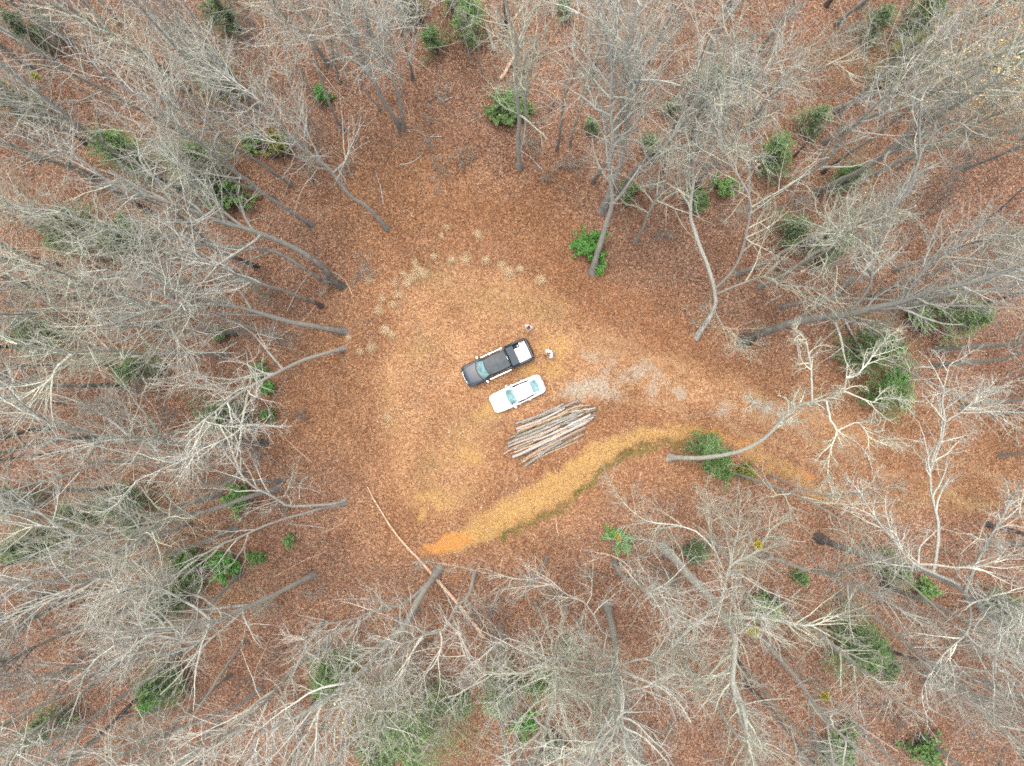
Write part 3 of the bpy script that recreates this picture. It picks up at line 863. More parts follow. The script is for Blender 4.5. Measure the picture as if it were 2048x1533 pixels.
     [([(1621, 808), (1621, 722), (1611, 678), (1594, 664)], 21, .07), ([(1655, 800), (1659, 842), (1673, 862), (1659, 910), (1656, 955)], 20, .07), ([(1686, 784), (1741, 804), (1765, 795), (1809, 801)], 22, .05), ([(1690, 760), (1717, 743), (1748, 705), (1772, 678)], 22, .06), ([(1673, 862), (1714, 845), (1741, 879), (1770, 885)], 21, .05), ([(1570, 838), (1545, 820), (1500, 800)], 18, .04)], {'n1': 20, 'R': 2.6, 't0': .6, 'thick': 1.1}, 'curving lichen-grey tree arching over the yellow bank and the track'),
    (LI, .13, 20, [(1474, 948), (1536, 968), (1604, 996), (1652, 1019), (1720, 1060)], [([(1478, 949), (1473, 990), (1430, 1010)], 6, .04)], {'n1': 10}, None),
    (LI, .09, 18, [(1539, 948), (1604, 972), (1656, 989), (1720, 985), (1770, 975)], [], {'n1': 9, 'R': 3}, None),
    (GP, .20, 23, [(800, 255), (765, 202), (745, 154), (721, 106), (697, 65), (680, 20), (665, -30)],
     [([(721, 106), (690, 85), (660, 75), (600, 70)], 16, .08), ([(697, 65), (700, 20), (690, -30)], 20, .07)], {}, 'smooth grey tree at the upper rim of the clearing, touching its triple-stemmed neighbour'),
    (G, .16, 21, [(806, 256), (796, 191), (779, 150), (759, 113), (742, 65), (731, 20)], [([(797, 195), (806, 178), (796, 147), (782, 102), (779, 62), (769, 0)], 21, .09), ([(785, 160), (770, 100), (765, 40)], 20, .06)], {}, 'triple-stemmed grey tree at the upper rim, the right one of a touching pair'),
    (G, .11, 21, [(825, 157), (813, 106), (800, 51), (789, 0)], [], {}, None),
    (LI, .08, 18, [(760, 219), (731, 185), (700, 147), (680, 116)], [], {'n1': 9, 'R': 3}, None),
    (LI, .20, 22, [(1039, 335), (1034, 290), (1035, 222), (1030, 137), (1037, 82), (1022, 48), (1008, 0)],
     [([(1037, 82), (1047, 58), (1056, 7)], 20, .08), ([(1042, 315), (1051, 246), (1047, 185), (1046, 137), (1054, 106), (1070, 85), (1083, 68), (1104, 38)], 21, .12), ([(1051, 240), (1054, 191), (1066, 137), (1073, 96)], 17, .07)], {'n1': 14}, 'pale twin-stemmed tree standing alone at the top of the clearing'),
    (G, .23, 24, [(1184, 547), (1193, 513), (1206, 472), (1218, 427), (1225, 400), (1217, 342), (1223, 273), (1220, 222), (1223, 137), (1213, 68), (1158, 27)],
     [([(1227, 415), (1244, 386), (1278, 342), (1319, 301), (1346, 273), (1380, 219), (1400, 170)], 21, .11)], {'n1': 20}, 'forked grey tree rising out of the bright green bush at the clearing edge'),
    (G, .26, 24, [(1206, 420), (1240, 325), (1251, 256), (1257, 188), (1257, 130), (1261, 68), (1275, 0)], [([(1257, 130), (1230, 70), (1190, 30)], 21, .08), ([(1257, 188), (1300, 120), (1340, 60)], 20, .08)], {'n1': 20}, 'tall thick grey tree directly behind the one in the bright green bush'),
    (LI, .12, 18, [(1140, 290), (1151, 246), (1172, 191), (1203, 143), (1215, 120)], [], {'n1': 10}, None),
    (G, .12, 19, [(1114, 297), (1121, 239), (1128, 191), (1148, 147), (1175, 96)], [], {'n1': 10}, None),
    (LI, .13, 19, [(1271, 484), (1295, 431), (1326, 369), (1346, 328)], [], {'n1': 11}, None),
    (Pp, .05, 13, [(947, 133), (933, 89), (919, 44), (899, 0)], [], {'n1': 6, 'R': 1.6}, None),
    (LI, .05, 9, [(962, 145), (953, 92), (945, 70)], [], {'n1': 6, 'R': 1.6}, None),
    (D, .12, 20, [(844, 48), (830, 0)], [], {}, None),
    (D, .12, 21, [(1184, 164), (1203, 79), (1215, 20)], [], {}, None),
    (D, .16, 22, [(472, 55), (444, 20)], [], {}, None),
    (D, .17, 20, [(513, 534), (458, 512), (427, 495)], [], {}, None),
    (D, .12, 19, [(513, 561), (427, 527), (342, 513)], [], {}, None),
    (D, .14, 21, [(171, 287), (120, 256)], [], {}, None),
    (G, .12, 20, [(273, 335), (222, 308)], [], {}, None),
    (D, .15, 21, [(318, 650), (239, 643)], [], {}, None),
    (D, .13, 21, [(236, 618), (154, 599)], [], {}, None),
    (D, .18, 22, [(250, 773), (154, 773), (68, 770)], [], {}, None),
    (D, .17, 21, [(260, 975), (218, 975)], [], {}, None),
    (G, .16, 22, [(405, 1285), (345, 1305), (295, 1310), (139, 1340), (70, 1357), (0, 1370)], [], {}, None),
    (G, .15, 22, [(522, 1376), (469, 1417), (417, 1438), (348, 1462), (278, 1490)], [], {}, None),
]


def build_traced():
    for k, (mats, r0, top, stem, limbs, kw, label) in enumerate(TRACED):
        rng = np.random.default_rng(100 + k)
        if mats is G and stem[0][1] > 1120 and k % 4:
            mats = Pp
        pl = stem_from_pixels(stem)
        zt = pl[-1][2]
        if zt > top and len(stem) > 2:
            pl = stem_from_pixels(stem, ztop=top)
        traced_top = pl[-1][2]
        pl = extend(pl, top, rng)
        dense = catmull(pl, 60)
        stems = [(pl, r0, max(.03, r0 * .2), 1.0, kw.get('t0', .42))]
        for (lp, lz, lr) in limbs:
            # the limb leaves the trunk where the trace starts
            pp = np.array([(dense[:, 0] * H / (H - dense[:, 2])) * S + CX, CY - (dense[:, 1] * H / (H - dense[:, 2])) * S]).T
            i = int(np.argmin(np.hypot(pp[:, 0] - lp[0][0], pp[:, 1] - lp[0][1])))
            cand = [dense]; z0 = dense[i, 2]; best = np.hypot(*(pp[i] - lp[0])); st = dense[i]
            for (q, a, b, c, d) in stems[1:]:
                dq = catmull(q, 40)
                pq = np.array([(dq[:, 0] * H / (H - dq[:, 2])) * S + CX, CY - (dq[:, 1] * H / (H - dq[:, 2])) * S]).T
                j = int(np.argmin(np.hypot(pq[:, 0] - lp[0][0], pq[:, 1] - lp[0][1])))
                e = np.hypot(*(pq[j] - lp[0]))
                if e < best - 2:
                    best = e; z0 = dq[j, 2]; st = dq[j]
            lz = max(lz, z0 + 1.0) if lz > z0 - 4 else lz
            q = stem_from_pixels(lp, ztop=lz, z0=z0)
            q[0] = st
            stems.append((q, lr, max(.016, lr * .3), .45 if lr < .09 else .7, .3))
        opts = dict(n1=18, n2=6, n3=4, R=6.6)
        opts.update({a: b for a, b in kw.items()})
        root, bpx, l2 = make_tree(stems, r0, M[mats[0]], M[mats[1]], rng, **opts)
        TREES.append(dict(root=root, px=bpx, label=label, r=r0, bark=mats[0], top=top, forked=bool(limbs) and max(l[2] for l in limbs) > .1, kind='traced'))


build_traced()


def free_spots(n, dmin, margin, taken, rng, inside=None, clear_max=.12):
    out = []
    tries = 0
    while len(out) < n and tries < 60000:
        tries += 1
        px = rng.uniform(-margin, 2048 + margin); py = rng.uniform(-margin, 1533 + margin)
        if poly_sd(np.array([px]), np.array([py]), CLEARING)[0] > -18:
            continue
        if 800 < px < 1180 and py < 270 and rng.random() > .18:
            continue
        if 1560 < px and 690 < py < 1060 and rng.random() > .35:
            continue
        if 1230 < px < 1640 and 1000 < py < 1250 and rng.random() > .25:
            continue
        if any((px - a) ** 2 + (py - b) ** 2 < dmin ** 2 for a, b in taken) or any((px - a) ** 2 + (py - b) ** 2 < dmin ** 2 for a, b in out):
            continue
        out.append((px, py))
    return out


def build_shrubs():
    spots = [(865, 240), (857, 288), (1103, 352), (1120, 335), (885, 350), (722, 535), (735, 555), (600, 830), (520, 905), (880, 205), (925, 330), (1060, 285), (1390, 640), (1330, 470), (1160, 335), (705, 340), (660, 560), (560, 1010), (640, 1190), (1100, 1190), (1180, 1140), (990, 1215), (1310, 1060)]
    for k, (px, py) in enumerate(spots):
        r = np.random.default_rng(6100 + k)
        b = W(px, py, 0); b[2] = tz(b[0], b[1])
        root = empty('bare_shrub', b)
        cs = []
        g = Geo()
        for i in range(int(r.integers(4, 8))):
            d = unit(np.array([0, 0, .8]) + r.normal(0, .6, 3) * [1, 1, .2])
            p = grow(r.normal(0, .1, (1, 3)) * [1, 1, 0], d[None], np.array([r.uniform(.7, 1.9)]), 6, .12, .04, r)[0]
            rad = np.linspace(.013, .006, 7)
            V, q = tubes(p[None], rad[None], 4); g.add(V, q); cs.append((p, rad, .35, .2))
        V, q = g.out(); mesh_np('stem', V, q, M['bark_pale'], root)
        (V, q), l1, lv = crown_geo(cs, r, n1=6, n2=3, n3=3, R=1.1, ang=(.4, 1.1))
        mesh_np('crown', V, q, M['twig_grey' if k % 3 else 'twig_pale'], root, attrs=[('young', 'FACE', 'FLOAT', lv)])
        SHRUBS.append(dict(root=root, px=(px, py), label=None, k=k))


SHRUBS = []
build_shrubs()


def build_fill():
    rng = np.random.default_rng(5)
    taken = [t['px'] for t in TREES]
    spots = free_spots(176, 40, 20, taken, rng)
    for k, (px, py) in enumerate(spots):
        r = np.random.default_rng(900 + k)
        edge = px > 1500 and py < 600
        top = r.uniform(17, 25); r0 = r.uniform(.09, .2)
        b = W(px, py, 0)
        out = unit(np.array([b[0], b[1], 0.0]))
        lean = r.normal(0, .07, 3) * [1, 1, 0] - out * r.uniform(-.02, .05)
        d = unit(np.array([0, 0, 1.0]) + lean)
        pl = grow(b[None], d[None], np.array([top]), 8, .035, .02, r)[0]
        stems = [(pl, r0, .03, 1.0, r.uniform(.36, .55))]
        forked = r.random() < .35
        if forked:
            i = r.integers(3, 6); a = r.uniform(0, 6.28)
            dd = unit(np.array([math.cos(a) * .4, math.sin(a) * .4, 1.0]))
            q = grow(pl[i][None], dd[None], np.array([(top - pl[i][2]) * .9]), 6, .06, .06, r)[0]
            stems.append((q, r0 * .55, .025, .7, .25))
        m = [G, GP, D, LI, BR, Pp][r.choice(6, p=[.26, .22, .15, .20, .07, .10])]
        if edge and r.random() < .5:
            m = LI
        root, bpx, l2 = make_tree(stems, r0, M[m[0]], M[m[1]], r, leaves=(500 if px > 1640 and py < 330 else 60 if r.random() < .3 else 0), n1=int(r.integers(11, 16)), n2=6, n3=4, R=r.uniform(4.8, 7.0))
        TREES.append(dict(root=root, px=bpx, label=None, r=r0, bark=m[0], top=top, forked=forked, kind='fill'))
    # understory saplings
    taken = [t['px'] for t in TREES]
    spots = free_spots(125, 20, 5, taken, rng)
    for k, (px, py) in enumerate(spots):
        r = np.random.default_rng(3000 + k)
        top = r.uniform(4.5, 10); r0 = r.uniform(.03, .06)
        b = W(px, py, 0)
        d = unit(np.array([0, 0, 1.0]) + r.normal(0, .16, 3) * [1, 1, 0])
        pl = grow(b[None], d[None], np.array([top]), 7, .07, .03, r)[0]
        m = [BR, ('bark_grey', 'twig_grey'), LI][r.choice(3, p=[.5, .3, .2])]
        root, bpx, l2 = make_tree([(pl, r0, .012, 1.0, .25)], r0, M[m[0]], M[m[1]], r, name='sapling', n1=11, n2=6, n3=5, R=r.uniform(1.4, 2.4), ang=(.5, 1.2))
        TREES.append(dict(root=root, px=bpx, label=None, r=r0, bark=m[0], top=top, forked=False, kind='sapling'))


build_fill()
print('trees', len(TREES))
# ------------------------------------------------------------------ evergreen bushes and small conifers
def leaf_quads(c, d, nrm, L, Wd, rng):
    """one leaf per row: centre, long axis, rough normal"""
    d = unit(d); s = unit(np.cross(d, nrm))
    n = len(c)
    L = L[:, None]; Wd = Wd[:, None]
    dn = unit(np.cross(s, d))
    v = np.stack([c - d * L * .5, c - s * Wd * .5 + dn * L * .04, c + d * L * .5 - dn * L * .1, c + s * Wd * .5 + dn * L * .04], 1)
    return v.reshape(-1, 3), np.arange(4 * n).reshape(-1, 4)


def make_bush(px, py, rad_px, style, leaf_m, label, rng, height=None, stretch=0.0, stretch_dir=None, group=None, name='evergreen_bush'):
    R = rad_px / S * (1.0 if style == 'laurel' else 1.22)
    la = rng.uniform(0, 6.28, 3); lobes = lambda an: 1 + .24 * np.sin(2 * an + la[0]) + .20 * np.sin(3 * an + la[1]) + .14 * np.sin(5 * an + la[2])
    h = height or {'laurel': min(2.4, R * 1.25 + .3), 'pine': R * 2.2 + .8}[style]
    zc = h * .55
    p = W(px, py, zc)
    base = np.array([p[0], p[1], tz(p[0], p[1])])
    root = empty(name, base)
    stems = []
    if style == 'laurel':
        ns = max(9, int(16 * R)); nl = int(2100 * R * R + 600)
        a = rng.uniform(0, 6.28, ns); rr = np.sqrt(rng.random(ns)) * R * .88 * lobes(a)
        tip = np.stack([np.cos(a) * rr, np.sin(a) * rr, h * (1.0 - .5 * np.minimum(rr / R, 1.2) ** 2) * rng.uniform(.7, 1.1, ns)], 1)
        pts = np.linspace(0, 1, 6)[None, :, None] * tip[:, None, :] + rng.normal(0, .05, (ns, 6, 3))
        pts[:, :, :2] *= (np.linspace(0, 1, 6) ** .6)[None, :, None]; pts[:, 0] = rng.normal(0, .06, (ns, 3)) * [1, 1, 0] + [0, 0, -.1]
        l1 = pts; r1 = taper(np.full(ns, .022), np.full(ns, .008), 6)
        pp, d, r, t = sprout(l1, r1, 6, .45, 1.0, (.5, 1.2), rng)
        l2 = grow(pp, d, rng.uniform(.25, .6, len(pp)) * min(1.4, R + .3), 4, .16, .12, rng)
        g = Geo()
        for P_, R_ in ((l1, r1), (l2, taper(np.full(len(l2), .009), np.full(len(l2), .005), 5))):
            V, q = tubes(P_, R_, 4); g.add(V, q)
        V, q = g.out(); mesh_np('stem', V, q, M['bark_grey'], root)
        # leaf whorls at the shoot ends
        tips = np.concatenate([l2[:, -1], l2[:, -2], l2[:, 2]])
        k = rng.integers(0, len(tips), nl)
        o = unit(rng.normal(0, 1, (nl, 3)) + [0, 0, .35])
        c = tips[k] + o * rng.uniform(.03, .17, nl)[:, None]
        d = unit(o + [0, 0, -.15]); nrm = unit(np.array([0, 0, 1.0]) + rng.normal(0, .35, (nl, 3)))
        L = rng.uniform(.13, .23, nl)
        V, q = leaf_quads(c, d, nrm, L, L * rng.uniform(.36, .52, nl), rng)
        shade = rng.random(len(tips))[k] * .55 + rng.random(nl) * .45
        ar = [('tint', 'FACE', 'FLOAT', shade)]
    else:
        n1 = int(26 + 10 * h)
        ax = np.linspace(0, 1, 10)[:, None] * np.array([rng.normal(0, .15), rng.normal(0, .15), h])[None]
        ax[0, 2] = -.1
        rad = np.linspace(.02 + .012 * h, .008, 10)
        pp, d, r, t = sprout(ax[None], rad[None], n1, .12, .98, (1.05, 1.5), rng)
        L = R * (1.12 - .85 * t) * rng.uniform(.6, 1.15, n1) * lobes(np.arctan2(d[:, 1], d[:, 0]))
        l1 = grow(pp, d, L, 6, .07, .03, rng); r1 = taper(np.full(n1, .014), np.full(n1, .005), 7)
        pp, d, r, t = sprout(l1, r1, 8, .15, 1.0, (.6, 1.0), rng)
        l2 = grow(pp, d * [1, 1, .5], np.repeat(L, 8) * (.5 - .25 * t) + .08, 3, .08, .02, rng)
        g = Geo()
        for P_, R_, s_ in ((ax[None], rad[None], 6), (l1, r1, 4), (l2, taper(np.full(len(l2), .006), np.full(len(l2), .004), 4), 3)):
            V, q = tubes(P_, R_, s_); g.add(V, q)
        V, q = g.out(); mesh_np('stem', V, q, M['bark_grey'], root)
        nl = int(np.clip(1900 * R * R + 800, 900, 16000))
        allp = np.concatenate([l1, l1[:, 1:], ]).reshape(-1, 3) if False else np.concatenate([l2.reshape(-1, 3), l1[:, 2:].reshape(-1, 3)])
        alld = np.concatenate([np.repeat(l2[:, -1] - l2[:, 0], 4, 0), np.repeat(l1[:, -1] - l1[:, 0], 5, 0)])
        k = rng.integers(0, len(allp), nl)
        d = unit(unit(alld[k]) + rng.normal(0, .55, (nl, 3)) * [1, 1, .6])
        c = allp[k] + d * .06 + rng.normal(0, .035, (nl, 3))
        nrm = unit(np.array([0, 0, 1.0]) + rng.normal(0, .4, (nl, 3)))
        L = rng.uniform(.12, .22, nl)
        V, q = leaf_quads(c, d, nrm, L, L * rng.uniform(.18, .30, nl), rng)
        ar = [('tint', 'FACE', 'FLOAT', rng.random(len(allp))[k] * .5 + rng.random(nl) * .5)]
    mesh_np('foliage', V, q, M[leaf_m], root, smooth=False, attrs=ar)
    return root


# px, py, radius px, style, leaves, label
BUSHES = [
    (1186, 500, 43, 'laurel', 'leaf_bright', 'brightest green evergreen bush, round the foot of the forked tree at the clearing edge'),
    (1010, 212, 40, 'laurel', 'leaf_mid', 'wide ragged green bush behind the pale twin-stemmed tree'),
    (1045, 222, 22, 'laurel', 'leaf_mid', 'green bush showing between the stems of the pale twin-stemmed tree'),
    (643, 190, 16, 'laurel', 'leaf_bright', 'small round dark green bush alone in the upper left leaves'),
    (865, 78, 24, 'pine', 'leaf_mid', 'small feathery green conifer alone on the leaves near the top edge'),
    (940, 40, 36, 'pine', 'leaf_mid', 'tall feathery conifer at the top edge, beside two thin white saplings'),
    (915, 5, 26, 'pine', 'leaf_mid', 'feathery conifer cut by the top edge left of the taller one'),
    (552, 290, 30, 'laurel', 'leaf_yellow', 'yellow-green bush at the foot of the blackish forked tree'),
    (500, 285, 24, 'laurel', 'leaf_mid', 'green bush just behind the fork of the blackish tree'),
    (243, 298, 48, 'pine', 'leaf_mid', None), (425, 145, 50, 'pine', 'leaf_dull', None), (440, 30, 34, 'pine', 'leaf_dull', None),
    (380, 320, 52, 'pine', 'leaf_mid', None), (455, 385, 44, 'laurel', 'leaf_mid', 'big green laurel bush in the upper left wood, nearest the clearing'),
    (400, 350, 40, 'pine', 'leaf_dull', None), (250, 450, 20, 'laurel', 'leaf_mid', None), (150, 460, 50, 'pine', 'leaf_dull', None), (110, 470, 26, 'laurel', 'leaf_mid', None),
    (240, 480, 40, 'pine', 'leaf_dull', None), (60, 60, 36, 'pine', 'leaf_dull', None), (20, 200, 40, 'pine', 'leaf_dull', None),
    (65, 665, 40, 'pine', 'leaf_mid', None), (265, 730, 34, 'pine', 'leaf_mid', None), (440, 670, 12, 'laurel', 'leaf_mid', 'tiny green bush at the end of a bare sapling in the left wood'),
    (520, 745, 18, 'laurel', 'leaf_mid', 'green bush under the pale forking tree on the left rim'), (538, 775, 15, 'laurel', 'leaf_bright', 'small bright green bush just below another under the forking tree'),
    (440, 830, 42, 'pine', 'leaf_dull', None), (535, 830, 13, 'pine', 'leaf_mid', None), (475, 1000, 30, 'laurel', 'leaf_mid', None), (245, 1010, 40, 'pine', 'leaf_dull', None),
    (150, 1030, 34, 'pine', 'leaf_dull', None), (265, 1055, 28, 'laurel', 'leaf_mid', None), (20, 1000, 36, 'pine', 'leaf_dull', None),
    (375, 1140, 46, 'laurel', 'leaf_mid', 'largest green bush of the lower left wood, crossed by branches'), (445, 1130, 34, 'laurel', 'leaf_bright', 'bright green bush right of the largest one in the lower left wood'),
    (340, 1200, 44, 'pine', 'leaf_dull', None), (508, 1118, 15, 'laurel', 'leaf_mid', None), (580, 1082, 11, 'laurel', 'leaf_mid', 'tiny green bush on open leaves at the lower left rim'),
    (320, 1370, 40, 'pine', 'leaf_mid', None), (300, 1405, 20, 'laurel', 'leaf_bright', None), (60, 1090, 44, 'pine', 'leaf_dull', None), (90, 1450, 36, 'pine', 'leaf_dull', None),
    (665, 1350, 48, 'pine', 'leaf_mid', None), (830, 1440, 88, 'pine', 'leaf_mid', 'very large feathery evergreen at the bottom edge, left of the thick curving trunk'), (760, 1480, 50, 'pine', 'leaf_mid', None),
    (915, 1410, 26, 'laurel', 'leaf_mid', None), (1000, 1385, 48, 'pine', 'leaf_dull', None), (1080, 1370, 34, 'laurel', 'leaf_mid', None), (1055, 1450, 26, 'laurel', 'leaf_bright', None), (1110, 1490, 30, 'laurel', 'leaf_dull', None),
    (1243, 1080, 22, 'laurel', 'leaf_bright', 'small bright green bush alone below the yellow bank'), (1140, 1300, 18, 'pine', 'leaf_dull', None),
    (1420, 895, 34, 'pine', 'leaf_mid', 'green bush on the yellow bank above the arching grey tree'), (1440, 930, 32, 'laurel', 'leaf_mid', 'green bush on the yellow bank below the arching grey tree'), (1495, 940, 16, 'laurel', 'leaf_yellow', None),
    (1395, 1100, 26, 'pine', 'leaf_dull', None), (1530, 1220, 38, 'laurel', 'leaf_mid', None), (1720, 1290, 54, 'pine', 'leaf_mid', None), (1760, 1320, 38, 'pine', 'leaf_dull', None),
    (1680, 1495, 48, 'laurel', 'leaf_mid', None), (1850, 1180, 24, 'laurel', 'leaf_mid', None), (1790, 1140, 32, 'pine', 'leaf_dull', None), (2010, 1215, 30, 'pine', 'leaf_dull', None), (1850, 1500, 36, 'laurel', 'leaf_mid', None), (1610, 1160, 13, 'pine', 'leaf_mid', None),
    (1755, 700, 52, 'pine', 'leaf_mid', 'broad dark evergreen right of the great leaning tree'), (1800, 755, 26, 'laurel', 'leaf_bright', None), (1775, 785, 38, 'pine', 'leaf_mid', None),
    (1850, 625, 32, 'laurel', 'leaf_mid', 'green bush left of another at the right edge, below the leaning trunk'), (1930, 630, 42, 'pine', 'leaf_mid', 'dark evergreen right of another at the right edge, below the leaning trunk'),
    (1255, 385, 18, 'laurel', 'leaf_mid', None), (1300, 290, 22, 'laurel', 'leaf_dull', None), (1185, 250, 13, 'pine', 'leaf_dull', None), (1345, 215, 18, 'laurel', 'leaf_dull', None),
    (1425, 175, 40, 'pine', 'leaf_mid', None), (1490, 150, 20, 'laurel', 'leaf_mid', None), (1555, 300, 36, 'pine', 'leaf_mid', None), (1395, 400, 24, 'laurel', 'leaf_mid', None), (1450, 375, 24, 'laurel', 'leaf_mid', None), (1630, 240, 26, 'pine', 'leaf_dull', None),
    (1700, 350, 26, 'pine', 'leaf_mid', None), (1590, 455, 32, 'pine', 'leaf_dull', None), (1665, 490, 40, 'pine', 'leaf_dull', None), (1850, 30, 40, 'pine', 'leaf_mid', None), (1830, 60, 24, 'laurel', 'leaf_dull', None), (1755, 45, 30, 'pine', 'leaf_dull', None),
    (1820, 110, 44, 'pine', 'leaf_yellow', None), (2030, 100, 30, 'pine', 'leaf_yellow', None), (820, 10, 26, 'pine', 'leaf_dull', None), (1130, 15, 16, 'pine', 'leaf_mid', None),
]
BUSH_REC = []


def build_bushes():
    for k, (px, py, r, st, lm, label) in enumerate(BUSHES):
        rng = np.random.default_rng(500 + k)
        root = make_bush(px, py, r, st, lm, label, rng, name='evergreen_bush' if st == 'laurel' else 'young_conifer')
        BUSH_REC.append(dict(root=root, px=(px, py), label=label, r=r, style=st, leaf=lm))


build_bushes()


# ------------------------------------------------------------------ mistletoe in the crowns, tufts, sticks and logs on the ground
def build_mistletoe():
    for k, (px, py, z, rp, label) in enumerate([
            (1236, 1076, 12.5, 9, 'yellow mistletoe ball on a limb tip over the small bright bush'),
            (1517, 1090, 19.3, 10, 'yellow mistletoe ball at the top of the huge lichen-covered tree'),
            (1507, 1264, 17.5, 13, 'largest yellow mistletoe ball, at the right of the huge trunk'),
            (1651, 1393, 15, 12, 'dark gold mistletoe ball on a limb in the lower right wood'),
            (130, 1120, 18, 13, 'yellow mistletoe ball high in a tree at the lower left edge'),
            (70, 152, 18, 9, 'small yellow mistletoe ball in the upper left corner crowns')]):
        rng = np.random.default_rng(700 + k)
        R = rp / S * (H - z) / H
        c = W(px, py, z)
        root = empty('mistletoe', c)
        n = 60
        d = unit(rng.normal(0, 1, (n, 3)))
        l = grow(np.zeros((n, 3)), d, rng.uniform(.6, 1.0, n) * R, 4, .2, 0, rng)
        V, q = tubes(l, taper(np.full(n, .010), np.full(n, .005), 5), 3)
        mesh_np('stem', V, q, M['leaf_yellow'], root, attrs=[('tint', 'FACE', 'FLOAT', np.full(len(q), .4))])
        nl = 900
        k2 = rng.integers(0, n, nl); j = rng.integers(2, 5, nl)
        d = unit(l[k2, -1] + rng.normal(0, .25, (nl, 3)) * R * 2)
        L = rng.uniform(.05, .10, nl)
        V, q = leaf_quads(l[k2, j] + rng.normal(0, .04, (nl, 3)), d, rng.normal(0, 1, (nl, 3)), L, L * .4, rng)
        mesh_np('foliage', V, q, M['mistletoe'], root, smooth=False, attrs=[('tint', 'FACE', 'FLOAT', rng.random(nl))])
        tag(root, label, 'mistletoe', 'mistletoe balls in the bare crowns')


build_mistletoe()

TUFTS = [(768, 598, 9), (797, 592, 8), (785, 612, 7), (760, 622, 7), (787, 566, 6), (822, 560, 9), (840, 540, 11), (818, 568, 7), (832, 548, 8), (848, 552, 8), (812, 548, 6), (829, 530, 7), (905, 518, 7), (929, 521, 9), (975, 519, 9),
         (1018, 540, 9), (1043, 538, 7), (1085, 556, 8), (1003, 532, 7), (775, 660, 8), (740, 692, 9), (722, 700, 7), (783, 667, 7), (778, 835, 7), (742, 560, 7), (870, 512, 6), (955, 470, 6), (895, 452, 6), (882, 470, 5), (700, 675, 6)]


def build_tufts():
    m, t, b = nt('straw')
    a = attr(t, 'tint')
    t.links.new(ramp(t, a.outputs['Fac'], [(0, (.38, .26, .13)), (.5, (.62, .47, .27)), (1, (.80, .67, .46))]), b.inputs['Base Color'])
    b.inputs['Roughness'].default_value = .8
    recs = []
    for k, (px, py, r) in enumerate(TUFTS):
        rng = np.random.default_rng(800 + k)
        c = W(px, py, 0); c[2] = tz(c[0], c[1])
        n = int(rng.integers(90, 240)); R = r / S * rng.uniform(.9, 1.4)
        flop = rng.uniform(0, 6.28)
        a = rng.normal(flop, .75, n)
        d = unit(np.stack([np.cos(a) * .8, np.sin(a) * .8, rng.uniform(.35, 1.5, n)], 1))
        p0 = rng.normal(0, R * .28, (n, 3)) * [1, 1, 0]
        l = grow(p0, d, rng.uniform(.7, 1.35, n) * R * 1.3, 5, .10, -.22, rng)
        l[:, :, 2] = np.maximum(l[:, :, 2], .015 + rng.random((n, 1)) * .05)
        V, q = tubes(l, taper(rng.uniform(.006, .012, n), np.full(n, .003), 6), 3)
        o = mesh_np('grass_tuft', V, q, m, attrs=[('tint', 'FACE', 'FLOAT', np.repeat(rng.random(n), len(q) // n))])
        o.location = c
        recs.append(dict(root=o, px=(px, py), r=r))
    return recs


TUFT_REC = build_tufts()

M['wood_bare'] = simple('wood_bare', (.48, .32, .21), .8, noise=.35, nscale=5)
M['log_grey'] = bark('log_grey', (.13, .12, .105), (.37, .35, .31), (.53, .52, .47), zspan=4, bias=.0)
M['log_tan'] = bark('log_tan', (.25, .165, .11), (.54, .41, .285), (.58, .50, .40), zspan=4, bias=-.1)
M['log_moss'] = bark('log_moss', (.09, .085, .06), (.28, .265, .20), (.46, .46, .38), zspan=4, bias=.12)
M['log_pale'] = bark('log_pale', (.30, .28, .25), (.53, .51, .47), (.66, .64, .60), zspan=4, bias=.1)
M['log_end'] = simple('log_end', (.58, .43, .26), .85, noise=.3, nscale=20)


def log_mesh(name, pts, r0, r1, mat, rng, sides=10, knots=4):
    """a felled stem: wavy bark, sawn pale ends, stubs of cut limbs"""
    P = 14
    p = catmull(pts, P)
    w = np.cumsum(rng.normal(0, 1, p.shape), 0) * .017; w -= np.linspace(0, 1, P)[:, None] * w[-1]
    p = p + w * [1, 1, .35]
    rad = np.linspace(r0, r1, P) * rng.uniform(.90, 1.10, P)
    g = Geo()
    V, q = tubes(p[None], rad[None], sides)
    V = V + rng.normal(0, .006, V.shape); g.add(V, q)
    nb = len(q)
    for k in range(knots):
        i = rng.integers(2, P - 2); d = unit(rng.normal(0, 1, 3) * [1, 1, .3] + [0, 0, .5])
        st = np.array([p[i], p[i] + d * (rad[i] + .04), p[i] + d * (rad[i] + rng.uniform(.06, .16))])
        V2, q2 = tubes(st[None], np.array([[.035, .03, .025]]), 5); g.add(V2, q2); nb += len(q2)
    V, q = g.out()
    n = len(V); base = p[0]
    V = np.vstack([V, p[0], p[-1]])
    k = np.arange(sides)
    tr = np.concatenate([np.stack([(k + 1) % sides, k, np.full(sides, n)], 1),
                         np.stack([(P - 1) * sides + k, (P - 1) * sides + (k + 1) % sides, np.full(sides, n + 1)], 1)])
    mi = np.concatenate([np.zeros(len(q), int), np.ones(len(tr), int)])
    o = mesh_np(name, V - base, q, [mat, M['log_end']], tris=tr, midx=mi)
    o.location = base
    return o


